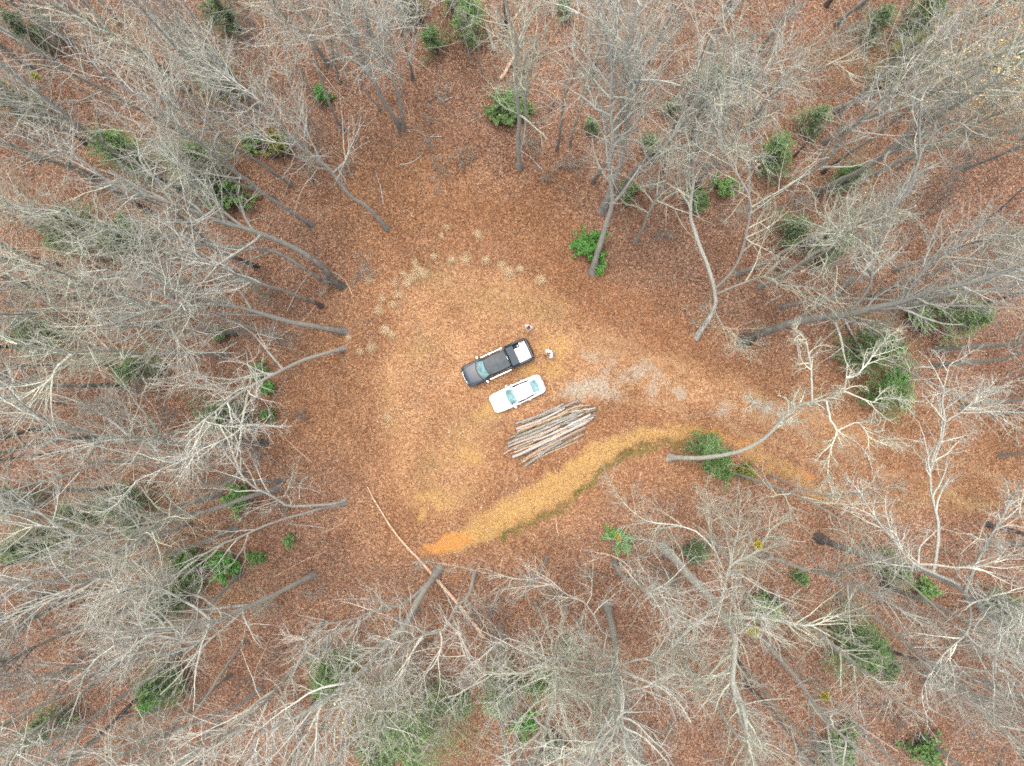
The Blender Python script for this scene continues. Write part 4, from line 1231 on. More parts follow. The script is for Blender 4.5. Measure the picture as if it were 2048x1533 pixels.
def build_fallen():
    rng = np.random.default_rng(77)
    pts = [W(a, b, 0) for a, b in [(735, 972), (750, 1000), (795, 1070), (857, 1139), (923, 1216), (969, 1275)]]
    for p in pts:
        p[2] = tz(p[0], p[1]) + .16
    o = log_mesh('fallen_tree', pts, .05, .20, M['wood_bare'], rng, knots=3)
    tag(o, 'long thin bare fallen tree lying across the lower left rim of the clearing', 'fallen tree')
    o = log_mesh('fallen_log', [W(971, 51, .2), W(980, 78, .2), W(989, 103, .2)], .15, .17, M['log_grey'], rng)
    tag(o, 'short grey fallen log right of the tall conifer near the top edge', 'log')
    o = log_mesh('fallen_log', [W(1001, 158, .2), W(1015, 137, .3), W(1029, 112, .5)], .17, .14, M['wood_bare'], rng)
    tag(o, 'leaning broken brown log behind the pale twin-stemmed tree', 'log')
    o = log_mesh('fallen_log', [W(1690, 642, .15), W(1722, 700, .15), W(1735, 735, .15)], .10, .08, M['log_pale'], rng)
    tag(o, 'pale fallen pole slanting through the evergreen right of the great leaning tree', 'log')
    recs = []
    L = [[(581, 534), (555, 562), (528, 590)], [(615, 551), (590, 590), (574, 623)], [(632, 609), (600, 645), (547, 678), (513, 680)], [(581, 743), (563, 775), (543, 808)],
         [(545, 872), (564, 872), (590, 895), (625, 925)], [(619, 951), (602, 962), (598, 998)], [(650, 1104), (600, 1125), (546, 1156)], [(570, 1048), (610, 1052), (650, 1056)], [(692, 1042), (660, 1058), (643, 1064)],
         [(984, 220), (962, 233), (940, 244)], [(1056, 267), (1080, 258), (1107, 246)], [(810, 260), (835, 262), (852, 273), (885, 273)], [(1826, 736), (1850, 765), (1874, 784)], [(1526, 613), (1545, 600), (1563, 589)],
         [(1574, 514), (1590, 525), (1608, 538)], [(720, 265), (712, 285), (707, 298)], [(700, 275), (704, 290), (709, 300)], [(850, 305), (830, 322), (800, 330)], [(820, 240), (818, 225), (809, 200)], [(1595, 665), (1596, 690), (1598, 718)],
         [(1111, 1035), (1115, 1060), (1118, 1072)], [(945, 1122), (955, 1128), (960, 1135)], [(1000, 1160), (1002, 1130), (1005, 1115)], [(1090, 1215), (1095, 1250), (1098, 1268)], [(1283, 1205), (1300, 1240), (1325, 1290)], [(1040, 300), (1065, 320), (1085, 340)],
         [(660, 540), (690, 560), (705, 590)], [(870, 185), (885, 200), (905, 195)], [(1495, 235), (1520, 250), (1540, 290)], [(1700, 870), (1730, 905), (1745, 940)], [(540, 690), (575, 695), (610, 705)], [(752, 345), (762, 375), (768, 410)]]
    for k, px in enumerate(L):
        pts = []
        for a, b in px:
            p = W(a, b, 0); p[2] = tz(p[0], p[1]) + .06
            pts.append(p)
        o = log_mesh('fallen_branch', pts, .022, .05 if k % 3 else .032, M['log_pale' if k % 2 else 'wood_bare'], rng, sides=6, knots=3)
        recs.append(dict(root=o, px=px[1]))
    return recs


STICK_REC = build_fallen()

# logs of the pile: end points in a 9.58x enlargement whose corner is photo pixel (1000,780); thickness there; layer; bark
PILE = [
    ([(290, 640), (760, 470), (1225, 262)], 46, 0, 'log_grey'), ([(240, 660), (420, 610)], 22, 0, 'log_moss'),
    ([(300, 752), (800, 560), (1240, 345)], 52, 0, 'log_pale'), ([(900, 450), (1260, 300), (1510, 212)], 56, 0, 'log_grey'),
    ([(330, 800), (800, 620), (1300, 415)], 44, 1, 'log_tan'), ([(275, 850), (700, 690), (1180, 490)], 38, 0, 'log_moss'),
    ([(300, 905), (950, 640), (1610, 390)], 54, 1, 'log_moss'), ([(1100, 480), (1420, 330), (1745, 288)], 36, 1, 'log_tan'),
    ([(150, 935), (700, 760), (1590, 265)], 40, 0, 'log_grey'), ([(145, 1030), (800, 760), (1480, 470)], 46, 1, 'log_grey'),
    ([(155, 1085), (850, 800), (1780, 350)], 44, 0, 'log_pale'), ([(900, 640), (1400, 470), (1865, 372)], 42, 0, 'log_moss'),
    ([(225, 1110), (700, 900), (1240, 650)], 40, 0, 'log_tan'), ([(80, 1232), (200, 1145), (420, 1075)], 20, 0, 'log_pale'),
    ([(640, 972), (900, 880), (1300, 680), (1740, 462)], 42, 2, 'log_pale'), ([(1150, 660), (1480, 590), (1850, 470)], 46, 1, 'log_grey'),
    ([(250, 1200), (800, 1000), (1300, 740)], 46, 1, 'log_tan'), ([(1300, 720), (1550, 620), (1800, 510)], 52, 0, 'log_pale'),
    ([(238, 1285), (900, 990), (1720, 580)], 56, 1, 'log_pale'), ([(390, 1350), (900, 1100), (1450, 800)], 44, 0, 'log_moss'),
    ([(470, 1462), (850, 1190), (1190, 985)], 52, 0, 'log_grey'), ([(500, 1300), (1180, 940), (1640, 705)], 38, 1, 'log_tan'),
    ([(1430, 730), (1650, 640)], 44, 1, 'log_tan'), ([(1180, 950), (1650, 715)], 50, 0, 'log_moss'),
    ([(260, 960), (640, 800), (1000, 640)], 36, 0, 'log_pale'), ([(700, 700), (1100, 520), (1560, 330)], 34, 0, 'log_tan'), ([(420, 1390), (800, 1180), (1250, 900)], 34, 0, 'log_tan'), ([(1350, 420), (1600, 380), (1830, 340)], 34, 1, 'log_pale'),
    ([(420, 640), (740, 520), (1000, 420)], 30, 0, 'log_moss'), ([(560, 1240), (900, 1060), (1100, 940)], 30, 1, 'log_grey'),
    ([(270, 1010), (700, 850), (1050, 760)], 34, 0, 'log_tan'), ([(300, 1140), (900, 880), (1500, 640)], 36, 0, 'log_moss'),
]


def build_pile():
    recs = []
    rg = np.random.default_rng(99)
    under = []
    for k in range(11):         # the logs that lie underneath and show in the gaps
        s = -335 + 67 * k; h = 560 - 120 * abs(s / 335) ** 2; j = rg.normal(0, 55)
        cx_, cy_ = 980 + .414 * s + j * .9, 830 + .91 * s - j * .41
        e = rg.normal(0, 22)
        under.append(([(cx_ - h * .91, cy_ + h * .414 + e), (cx_ + rg.normal(0, 15), cy_ + rg.normal(0, 15)), (cx_ + h * .91, cy_ - h * .414 - e)], rg.uniform(32, 50), -1, ['log_grey', 'log_moss', 'log_tan', 'log_grey'][k % 4]))
    PILE.extend(under)
    for k, (pl, th, lay, mk) in enumerate(PILE):
        rng = np.random.default_rng(1200 + k)
        r = th / 9.58 / S / 2 * rng.uniform(.9, 1.1)
        pts = []
        for j, (a, b) in enumerate(pl):
            z = r + (lay + 1) * .215
            p = W(1000 + a / 9.58, 780 + b / 9.58, z)
            p[2] = z + tz(p[0], p[1]) * .5 - .01
            pts.append(p)
        up = 1 if rng.random() < .6 else -1
        o = log_mesh('log', pts, r * (1 + .12 * up), r * (1 - .12 * up), M[mk], rng, knots=int(rng.integers(1, 4)))
        mid = pl[len(pl) // 2]
        # rank across the pile: distance from the sedan's side
        rank = mid[1] * .91 + mid[0] * .414
        recs.append(dict(root=o, px=(1000 + mid[0] / 9.58, 780 + mid[1] / 9.58), rank=rank, mk=mk, th=th, L=math.hypot(pl[-1][0] - pl[0][0], pl[-1][1] - pl[0][1])))
    return recs


PILE_REC = build_pile()
# ------------------------------------------------------------------ vehicles
M['paint_black'] = simple('paint_black', (.026, .040, .054), .42, coat=.25, spec=.35)
M['paint_white'] = simple('paint_white', (.80, .81, .82), .35, coat=.8)
M['trim_black'] = simple('trim_black', (.012, .012, .013), .6)
M['cover_black'] = simple('cover_black', (.040, .056, .068), .6, spec=.3)
M['roof_film'] = simple('roof_film', (.042, .054, .060), .6, coat=.1, noise=.25, nscale=2.5, spec=.3)
M['glass_sky_teal'] = simple('glass_sky_teal', (.17, .295, .30), .12, coat=1.0, noise=.5, nscale=2.2)  # tinted glass and dash, with the sky's teal reflection painted into the colour
M['glass_dark'] = simple('glass_dark', (.010, .016, .018), .08, coat=1.0)
M['chrome'] = simple('chrome', (.72, .73, .74), .18, metal=1.0)
M['tyre'] = simple('tyre', (.018, .017, .016), .85)
M['alloy'] = simple('alloy', (.5, .5, .52), .3, metal=1.0)
M['lamp_red'] = simple('lamp_red', (.55, .02, .01), .2, coat=1.0)
M['lamp_clear'] = simple('lamp_clear', (.55, .58, .60), .12, coat=1.0)
M['bed_liner'] = simple('bed_liner', (.016, .018, .020), .75)
M['plate'] = simple('plate', (.7, .7, .72), .5)


def loft_shell(sections):
    """half profiles (y >= 0, bottom centre round to top centre), mirrored and skinned along x"""
    bm = bmesh.new()
    rings = []
    for sec in sections:
        half = [bm.verts.new(p) for p in sec]
        mir = [bm.verts.new((p[0], -p[1], p[2])) if abs(p[1]) > 1e-6 else half[i] for i, p in enumerate(sec)]
        loop = half + [v for v in reversed(mir[:-1] if mir[-1] is half[-1] else mir)]
        if loop[-1] is half[0]:
            loop = loop[:-1]
        rings.append(loop)
    for a, b in zip(rings[:-1], rings[1:]):
        n = len(a)
        for i in range(n):
            bm.faces.new((a[i], a[(i + 1) % n], b[(i + 1) % n], b[i]))
    for r in (rings[0], rings[-1]):
        bm.faces.new(r)
    return bm


def sec(x, w, zb, zs, zd, crown, tuck=.9, deck=.82):
    zm = zb + (zs - zb) * .55
    return [(x, 0, zb), (x, w * tuck * .8, zb), (x, w * tuck, zb + .03), (x, w * .985, zb + (zs - zb) * .3), (x, w, zm), (x, w * .985, zs - .02), (x, w * .94, zs + (zd - zs) * .55),
            (x, w * deck, zd), (x, w * deck * .5, zd + crown * .75), (x, 0, zd + crown)]


def subsurf(o, lv=2):
    m = o.modifiers.new('smooth', 'SUBSURF'); m.levels = lv; m.render_levels = lv
    return o


def patch(name, f, nu, nv, mat, parent, thick=0.0):
    """a curved panel f(u,v) -> point"""
    u = np.linspace(0, 1, nu); v = np.linspace(0, 1, nv)
    pts = np.array([[f(a, b) for a in u] for b in v]).reshape(-1, 3)
    i = np.arange(nu * nv).reshape(nv, nu)
    q = np.stack([i[:-1, :-1], i[:-1, 1:], i[1:, 1:], i[1:, :-1]], -1).reshape(-1, 4)
    o = mesh_np(name, pts, q, mat, parent)
    if thick:
        s = o.modifiers.new('thickness', 'SOLIDIFY'); s.thickness = thick; s.offset = 0
    return o


def box_bm(bm, lo, hi, bevel=0.0):
    r = bmesh.ops.create_cube(bm, size=1)
    vs = r['verts']
    for v in vs:
        v.co = Vector([lo[k] + (v.co[k] + .5) * (hi[k] - lo[k]) for k in range(3)])
    if bevel:
        es = list({e for v in vs for e in v.link_edges})
        bmesh.ops.bevel(bm, geom=es, offset=bevel, segments=2, affect='EDGES', profile=.5)


def box(name, lo, hi, mat, parent, bevel=.02, smooth=False):
    bm = bmesh.new(); box_bm(bm, lo, hi, bevel)
    return mesh_bm(name, bm, mat, parent, smooth)


def wheel(parent, x, y, r, w):
    """wheel > tyre, rim"""
    e = empty('wheel', (x, y, r)); e.parent = parent
    def ring(prof, n=28):
        bm = bmesh.new(); rows = []
        for k in range(n):
            a = 2 * PI * k / n
            rows.append([bm.verts.new((rr * math.cos(a), yy, rr * math.sin(a))) for rr, yy in prof])
        for k in range(n):
            for i in range(len(prof) - 1):
                bm.faces.new((rows[k][i], rows[k][i + 1], rows[(k + 1) % n][i + 1], rows[(k + 1) % n][i]))
        return bm
    h = w / 2
    mesh_bm('tyre', ring([(r * .66, -h * .8), (r * .9, -h), (r * .98, -h * .8), (r, -h * .4), (r, h * .4), (r * .98, h * .8), (r * .9, h), (r * .66, h * .8)]), M['tyre'], e)
    bm = ring([(r * .66, -h * .78), (r * .6, -h * .5), (r * .6, h * .5), (r * .66, h * .78)])
    s = 1 if y > 0 else -1
    for k in range(5):
        a = 2 * PI * k / 5
        b2 = bmesh.new(); box_bm(b2, (0, s * h * .45 - .012, -.035), (r * .63, s * h * .45 + .012, .035), .01)
        b2.transform(Matrix.Rotation(a, 4, 'Y')); tmp = bpy.data.meshes.new('t'); b2.to_mesh(tmp); b2.free(); bm.from_mesh(tmp); bpy.data.meshes.remove(tmp)
    mesh_bm('rim', bm, M['alloy'], e)


def cabin(root, zb, zr, front_b, front_t, rear_b, rear_t, wb_f, wb_r, wt_f, wt_r, bow_b, bow_t, rbow_b, rbow_t, paint, roof_mat, crown=.05, post=.5):
    """roof, pillars and glass. x of windscreen and rear window at belt and roof; half widths; bows of the glass"""
    def fr(u, v):      # windscreen
        s = 1 - 2 * u
        wb, wt = wb_f, wt_f
        b = np.array([front_b - bow_b * s * s, s * wb, zb]); t = np.array([front_t - bow_t * s * s, s * wt, zr - .012 * s * s])
        p = b + (t - b) * v
        p[2] += .05 * math.sin(PI * v); p[0] += .015 * math.sin(PI * v)
        return p
    def re(u, v):
        s = 1 - 2 * u
        b = np.array([rear_b + rbow_b * s * s, s * wb_r, zb + .03]); t = np.array([rear_t + rbow_t * s * s, s * wt_r, zr - .012 * s * s])
        p = b + (t - b) * v
        p[2] += .045 * math.sin(PI * v)
        return p
    def side(sg):
        def f(u, v):
            fb = fr(0 if sg > 0 else 1, 0); ft = fr(0 if sg > 0 else 1, 1); rb = re(0 if sg > 0 else 1, 0); rt = re(0 if sg > 0 else 1, 1)
            b = fb + (rb - fb) * u; t = ft + (rt - ft) * u
            b[1] += sg * .09 * math.sin(PI * u); t[1] += sg * .05 * math.sin(PI * u)
            p = b + (t - b) * v
            p[1] += sg * .03 * math.sin(PI * v)
            return p
        return f
    def roof(u, v):
        s = 1 - 2 * u
        a = fr(u, 1); b = re(u, 1)
        p = a + (b - a) * v
        p[1] += (1 if s > 0 else -1) * .05 * math.sin(PI * v) * min(1, abs(s) * 1.0)
        p[2] += crown * (1 - s * s) * (.6 + .4 * math.sin(PI * v)) + .03 * math.sin(PI * v)
        return p
    def sub(f, u0, u1, v0, v1, off):
        def g(u, v):
            p = np.array(f(u0 + (u1 - u0) * u, v0 + (v1 - v0) * v))
            e = 1e-3
            uu, vv = u0 + (u1 - u0) * u, v0 + (v1 - v0) * v
            a = np.array(f(min(1, uu + e), vv)) - np.array(f(max(0, uu - e), vv)); b = np.array(f(uu, min(1, vv + e))) - np.array(f(uu, max(0, vv - e)))
            n = np.cross(a, b); n = n / (np.linalg.norm(n) + 1e-12)
            if n[2] < -.2 or (abs(n[2]) < .75 and np.dot(n[:2], p[:2] - np.array([.5 * (front_t + rear_t), 0])) < 0):
                n = -n
            return p + n * off
        return g
    # the painted shell: windscreen frame, sides, rear frame in one mesh
    for nm, f in (('a', fr), ('b', re), ('c', side(1)), ('d', side(-1))):
        patch('pillar', f, 13, 5, paint, root)
    patch('roof', roof, 13, 13, roof_mat, root)
    patch('windshield', sub(fr, .03, .97, .03, .93, .008), 13, 7, M['glass_sky_teal'], root)
    patch('rear_window', sub(re, .06, .94, .08, .92, .008), 13, 7, M['glass_sky_teal'], root)
    for sg in (1, -1):
        f = side(sg)
        patch('side_window', sub(f, .10, post - .02, .12, .90, .008), 7, 4, M['glass_dark'], root)
        patch('side_window', sub(f, post + .02, .90, .12, .90, .008), 7, 4, M['glass_dark'], root)


def mirror(root, x, y, z, w, l, mat):
    s = 1 if y > 0 else -1
    bm = bmesh.new()
    box_bm(bm, (x - l / 2, min(y, y + s * w), z - .05), (x + l / 2, max(y, y + s * w), z + .09), .035)
    for v in bm.verts:
        v.co.x -= abs(v.co.y - y) * .35
    return mesh_bm('side_mirror', bm, mat, root)


def build_sedan():
    p = W(1034.5, 787.5, .7)
    root = empty('sedan', (p[0], p[1], 0), math.radians(180 + 24.5))
    tag(root, 'white four-door sedan parked beside the dark pickup', 'car')
    L = 2.40
    S_ = [sec(2.40, .50, .28, .50, .52, .02), sec(2.36, .66, .20, .60, .64, .03), sec(2.24, .79, .18, .68, .72, .045), sec(2.0, .865, .17, .74, .80, .055), sec(1.5, .895, .17, .80, .875, .055), sec(.95, .905, .17, .86, .945, .045, deck=.86),
          sec(.3, .91, .17, .90, .95, .02, deck=.88), sec(-.6, .91, .17, .92, .96, .02, deck=.88), sec(-1.4, .90, .18, .93, .97, .02, deck=.87), sec(-1.9, .88, .20, .95, 1.0, .02, deck=.86), sec(-2.15, .83, .24, .95, 1.01, .025, deck=.86), sec(-2.32, .74, .28, .90, .985, .03), sec(-2.38, .60, .34, .80, .84, .02)]
    subsurf(mesh_bm('body', loft_shell(S_), M['paint_white'], root), 2)
    cabin(root, .95, 1.41, 1.00, .22, -1.98, -1.24, .75, .63, .58, .545, .24, .10, .08, .05, M['paint_white'], M['paint_white'], crown=.035, post=.47)
    for y in (.90, -.90):
        mirror(root, .62, y, .98, .16, .17, M['paint_white'])
    for x in (1.42, -1.38):
        for y in (.80, -.80):
            wheel(root, x, y, .325, .21)
    for s in (1, -1):
        patch('headlight', lambda u, v, s=s: (2.235 - .22 * u + .06 * (1 - v) - .02 * u, s * (.60 + .20 * u + .02 * v), .735 - .10 * (1 - v) + .035 * u), 6, 4, M['lamp_clear'], root, .012)
        patch('taillight', lambda u, v, s=s: (-2.355 + .03 * (1 - v) + .14 * u * u, s * (.50 + .30 * u), .80 + .10 * v), 6, 4, M['lamp_red'], root, .012)
        for x in (.15, -.80):
            box('door_handle', (x - .09, min(s * .915, s * .945), .83), (x + .09, max(s * .915, s * .945), .86), M['paint_white'], root, .01)
        box('side_sill', (-1.0, min(s * .80, s * .90), .15), (1.0, max(s * .80, s * .90), .21), M['trim_black'], root, .02)
    box('grille', (2.36, -.36, .42), (2.405, .36, .54), M['trim_black'], root, .012)
    box('front_bumper', (2.28, -.60, .19), (2.415, .60, .30), M['paint_white'], root, .04, True)
    box('rear_bumper', (-2.42, -.66, .30), (-2.28, .66, .48), M['paint_white'], root, .05, True)
    box('number_plate', (-2.435, -.15, .52), (-2.385, .15, .64), M['plate'], root, .006)
    patch('wiper_cowl', lambda u, v: (1.045 - .26 * (1 - 2 * u) ** 2 + .05 * (1 - v), (1 - 2 * u) * .74, .972 + .004 * v), 12, 3, M['trim_black'], root, .01)


build_sedan()


def build_truck():
    p = W(993.6, 726.3, .9)
    root = empty('pickup_truck', (p[0], p[1], 0), math.radians(180 + 24.5))
    tag(root, 'dark blue-black crew-cab pickup truck with open loaded bed', 'truck')
    S_ = [sec(3.02, .66, .46, .86, .90, .02), sec(2.98, .86, .40, .98, 1.02, .03), sec(2.80, .955, .36, 1.05, 1.09, .05), sec(2.4, .985, .36, 1.08, 1.14, .06), sec(1.75, .99, .38, 1.12, 1.185, .055, deck=.84), sec(1.2, .995, .38, 1.15, 1.20, .02, deck=.86), sec(.2, .995, .38, 1.17, 1.21, .02, deck=.86), sec(-.7, .995, .38, 1.18, 1.21, .02, deck=.86), sec(-1.06, .99, .38, 1.18, 1.21, .02, deck=.86), sec(-1.10, .96, .42, 1.15, 1.18, .02, deck=.86)]
    subsurf(mesh_bm('body', loft_shell(S_), M['paint_black'], root), 2)
    cabin(root, 1.20, 1.86, 1.74, 1.02, -1.08, -.94, .84, .80, .68, .68, .26, .13, .01, .01, M['paint_black'], M['roof_film'], crown=.04, post=.50)
    # bonnet creases
    for s in (1, -1):
        patch('bonnet_edge', lambda u, v, s=s: (2.92 - 1.35 * u, s * (.70 + .10 * u + .03 * v), 1.088 + .115 * u ** .8 + .012 * math.sin(PI * v)), 10, 3, M['trim_black'], root, .008)
    patch('wiper_cowl', lambda u, v: (1.80 - .27 * (1 - 2 * u) ** 2 + .07 * (1 - v), (1 - 2 * u) * .84, 1.228 + .004 * v), 12, 3, M['trim_black'], root, .01)
    # chrome bow of the front bumper and grille
    patch('front_bumper', lambda u, v: (3.07 - .34 * abs(1 - 2 * u) ** 2.6 - .03 * v, (1 - 2 * u) * .97, .44 + .24 * v), 17, 4, M['chrome'], root, .10)
    patch('grille', lambda u, v: (3.035 - .16 * abs(1 - 2 * u) ** 2.2 - .02 * v, (1 - 2 * u) * .60, .72 + .24 * v), 11, 4, M['trim_black'], root, .05)
    patch('grille_trim', lambda u, v: (3.05 - .30 * abs(1 - 2 * u) ** 2.4 - .03 * v, (1 - 2 * u) * .90, .985 + .045 * v), 15, 3, M['chrome'], root, .03)
    for s in (1, -1):
        patch('headlight', lambda u, v, s=s: (2.99 - .20 * u - .03 * v, s * (.62 + .30 * u), .74 + .22 * v), 6, 4, M['lamp_clear'], root, .03)
        mirror(root, 1.38, s * 1.0, 1.25, .23, .16, M['chrome'])
        # side steps and handles
        bm = bmesh.new(); box_bm(bm, (-.90, min(s * .97, s * 1.055), .40), (1.10, max(s * .97, s * 1.055), .45), .02)
        mesh_bm('side_step', bm, M['chrome'], root, False)
        for x in (.25, -.80):
            box('door_handle', (x - .12, min(s * 1.0, s * 1.045), 1.02), (x + .12, max(s * 1.0, s * 1.045), 1.06), M['chrome'], root, .012)
        patch('drip_rail', lambda u, v, s=s: (1.0 - 1.9 * u, s * (.735 + .02 * math.sin(PI * u) + .02 * v), 1.80 + .0 * v), 10, 2, M['trim_black'], root, .02)
    for x in (2.0, -1.85):
        for y in (.87, -.87):
            wheel(root, x, y, .40, .27)
    # bed: U of walls with round rear corners
    zt = 1.30
    bm = bmesh.new()
    def wall(path, th, z0, z1):
        out, inn = [], []
        n = len(path)
        for i in range(n):
            a = Vector(path[max(0, i - 1)]); b = Vector(path[min(n - 1, i + 1)])
            d = (b - a).normalized(); nn = Vector((-d.y, d.x))
            o = Vector(path[i]); q = o + nn * th
            out.append([bm.verts.new((o.x, o.y, z0)), bm.verts.new((o.x + nn.x * -.012, o.y + nn.y * -.012, (z0 + z1) * .55)), bm.verts.new((o.x, o.y, z1 - .04)), bm.verts.new((o.x + nn.x * .03, o.y + nn.y * .03, z1)),
                        bm.verts.new((q.x - nn.x * .02, q.y - nn.y * .02, z1)), bm.verts.new((q.x, q.y, z1 - .03)), bm.verts.new((q.x, q.y, z0))])
        for a, b in zip(out[:-1], out[1:]):
            for i in range(6):
                bm.faces.new((a[i], a[i + 1], b[i + 1], b[i]))
            bm.faces.new((a[6], a[0], b[0], b[6]))
        bm.faces.new(out[0]); bm.faces.new(out[-1])
    left = [(-1.14, .99), (-1.9, .995), (-2.6, .985), (-2.88, .965), (-2.97, .93), (-3.02, .86)]
    wall([(a, b) for a, b in left][::-1], -.16, .52, zt)
    wall([(a, -b) for a, b in left], -.16, .52, zt)
    mesh_bm('bed_side', bm, M['paint_black'], root)
    box('bed_front', (-1.22, -.84, .52), (-1.14, .84, zt - .01), M['paint_black'], root, .02)
    bm = bmesh.new(); box_bm(bm, (-3.06, -.84, .62), (-2.97, .84, zt - .005), .025)
    for v in bm.verts:
        v.co.x -= .06 * (1 - (v.co.y / .84) ** 2)
    tg = mesh_bm('tailgate', bm, M['paint_black'], root, False)
    box('handle', (-3.145, -.12, 1.05), (-3.115, .12, 1.12), M['trim_black'], tg, .008)
    box('bed_liner', (-2.96, -.83, .66), (-1.23, .83, .74), M['bed_liner'], root, .01)
    # folded cover over the front of the bed: three panels stacked
    bm = bmesh.new()
    for k in range(3):
        box_bm(bm, (-1.80 + .01 * k, -.80, zt + .012 + k * .052), (-1.15, .80, zt + .057 + k * .052), .012)
    mesh_bm('bed_cover', bm, M['cover_black'], root, False)
    patch('rear_bumper', lambda u, v: (-3.20 + .14 * abs(1 - 2 * u) ** 2.5, (1 - 2 * u) * .95, .50 + .14 * v), 15, 4, M['trim_black'], root, .10)
    for s in (1, -1):
        patch('taillight', lambda u, v, s=s: (-3.035 + .07 * u * u + .01 * v, s * (.855 + .10 * u), .86 + .36 * v), 5, 5, M['lamp_red'], root, .03)
    box('brake_light', (-1.01, -.14, 1.80), (-.965, .14, 1.845), M['lamp_clear'], root, .012)
    box('roof_seam', (.02, -.62, 1.923), (.05, .62, 1.930), M['trim_black'], root, .001)
    # ------- load in the bed, in the frame of the truck
    Mx = Matrix.Translation(root.location) @ Matrix.Rotation(root.rotation_euler.z, 4, 'Z')
    def place(o):
        o.matrix_world = Mx @ o.matrix_basis
        return o
    # white sheet board lying on boxes: slightly sagging slab
    bm = bmesh.new(); box_bm(bm, (-2.90, -.46, .745), (-1.78, .80, 1.20), .03)
    bmesh.ops.subdivide_edges(bm, edges=bm.edges[:], cuts=3, use_grid_fill=True)
    for v in bm.verts:
        if v.co.z > 1.1:
            v.co.z += .012 * math.sin(v.co.x * 9) * math.cos(v.co.y * 7)
    M['white_board'] = simple('white_board', (.80, .80, .79), .6)
    o = mesh_bm('white_crate', bm, M['white_board'], None, False); place(o)
    tag(o, 'large white box filling most of the open truck bed', 'box')
    # tool bag in the near corner
    bm = bmesh.new(); box_bm(bm, (-2.28, -.78, .745), (-1.82, -.52, 1.0), .05)
    o = mesh_bm('tool_bag', bm, M['bed_liner'], None); place(o)
    o2 = box('tool_bag_clip', (-2.27, -.66, 1.0), (-2.17, -.56, 1.03), M['plate'], None, .008); o2.name = 'clip'; o2.parent = o
    tag(o, 'black tool bag beside the white box in the truck bed', 'bag')
    # carton with orange top
    e = empty('carton', (0, 0, 0)); e.matrix_world = Mx @ Matrix.Translation((-2.62, -.64, .745))
    tag(e, 'white carton with an orange panel in the rear corner of the truck bed', 'carton')
    box('carton_body', (-.26, -.15, 0), (.26, .15, .42), M['white_board'], e, .012).name = 'body'
    M['orange'] = simple('orange', (.62, .24, .10), .6)
    M['olive'] = simple('olive', (.30, .30, .18), .7)
    box('top_panel', (-.20, -.13, .421), (.16, -.03, .427), M['orange'], e, .001)
    box('label_patch', (-.18, -.015, .421), (.14, .05, .427), M['olive'], e, .001)
    # crumpled pale bag on the white box
    rng = np.random.default_rng(4)
    bm = bmesh.new(); bmesh.ops.create_icosphere(bm, subdivisions=4, radius=1)
    for v in bm.verts:
        k = 1 + .16 * math.sin(5 * v.co.x + 3 * v.co.z) * math.cos(6 * v.co.y) + .09 * math.sin(13 * v.co.x + 11 * v.co.y) + .02 * rng.normal()
        v.co = Vector((v.co.x * .24 * k, v.co.y * .30 * k, max(-.05, v.co.z * .15 * k)))
    m = simple('bag_plastic', (.62, .66, .68), .35, noise=.35, nscale=9)
    o = mesh_bm('plastic_bag', bm, m, None); o.matrix_world = Mx @ Matrix.Translation((-2.62, .48, 1.25))
    tag(o, 'crumpled grey-white plastic bag lying on the white box', 'bag')
    bm = bmesh.new(); bmesh.ops.create_icosphere(bm, subdivisions=3, radius=1)
    for v in bm.verts:
        k = 1 + .15 * math.sin(7 * v.co.x) * math.cos(6 * v.co.y)
        v.co = Vector((v.co.x * .09 * k, v.co.y * .10 * k, max(-.04, v.co.z * .07 * k)))
    o = mesh_bm('cloth_bundle', bm, simple('cream_cloth', (.72, .68, .50), .8), None); o.matrix_world = Mx @ Matrix.Translation((-2.83, .62, 1.25))
    tag(o, 'small cream cloth bundle beside the plastic bag at the tailgate', 'cloth')


build_truck()
# ------------------------------------------------------------------ people
def skin_mesh(name, joints, edges, mat, parent, sub=2):
    """joints: list of (x,y,z,r); a continuous surface grown round the connected edges"""
    me = bpy.data.meshes.new(name)
    me.from_pydata([j[:3] for j in joints], edges, [])
    me.materials.append(mat)
    o = link(name, me)
    o.modifiers.new('skin', 'SKIN').use_smooth_shade = True
    if not me.skin_vertices:
        me.skin_vertices.new()
    for i, j in enumerate(joints):
        r = j[3]
        me.skin_vertices[0].data[i].radius = r if isinstance(r, tuple) else (r, r)
    me.skin_vertices[0].data[0].use_root = True
    s = o.modifiers.new('sub', 'SUBSURF'); s.levels = sub; s.render_levels = sub
    o.parent = parent
    return o


def chain(J, E, start, pts):
    prev = start
    for p in pts:
        J.append(p); E.append((prev, len(J) - 1)); prev = len(J) - 1
    return prev


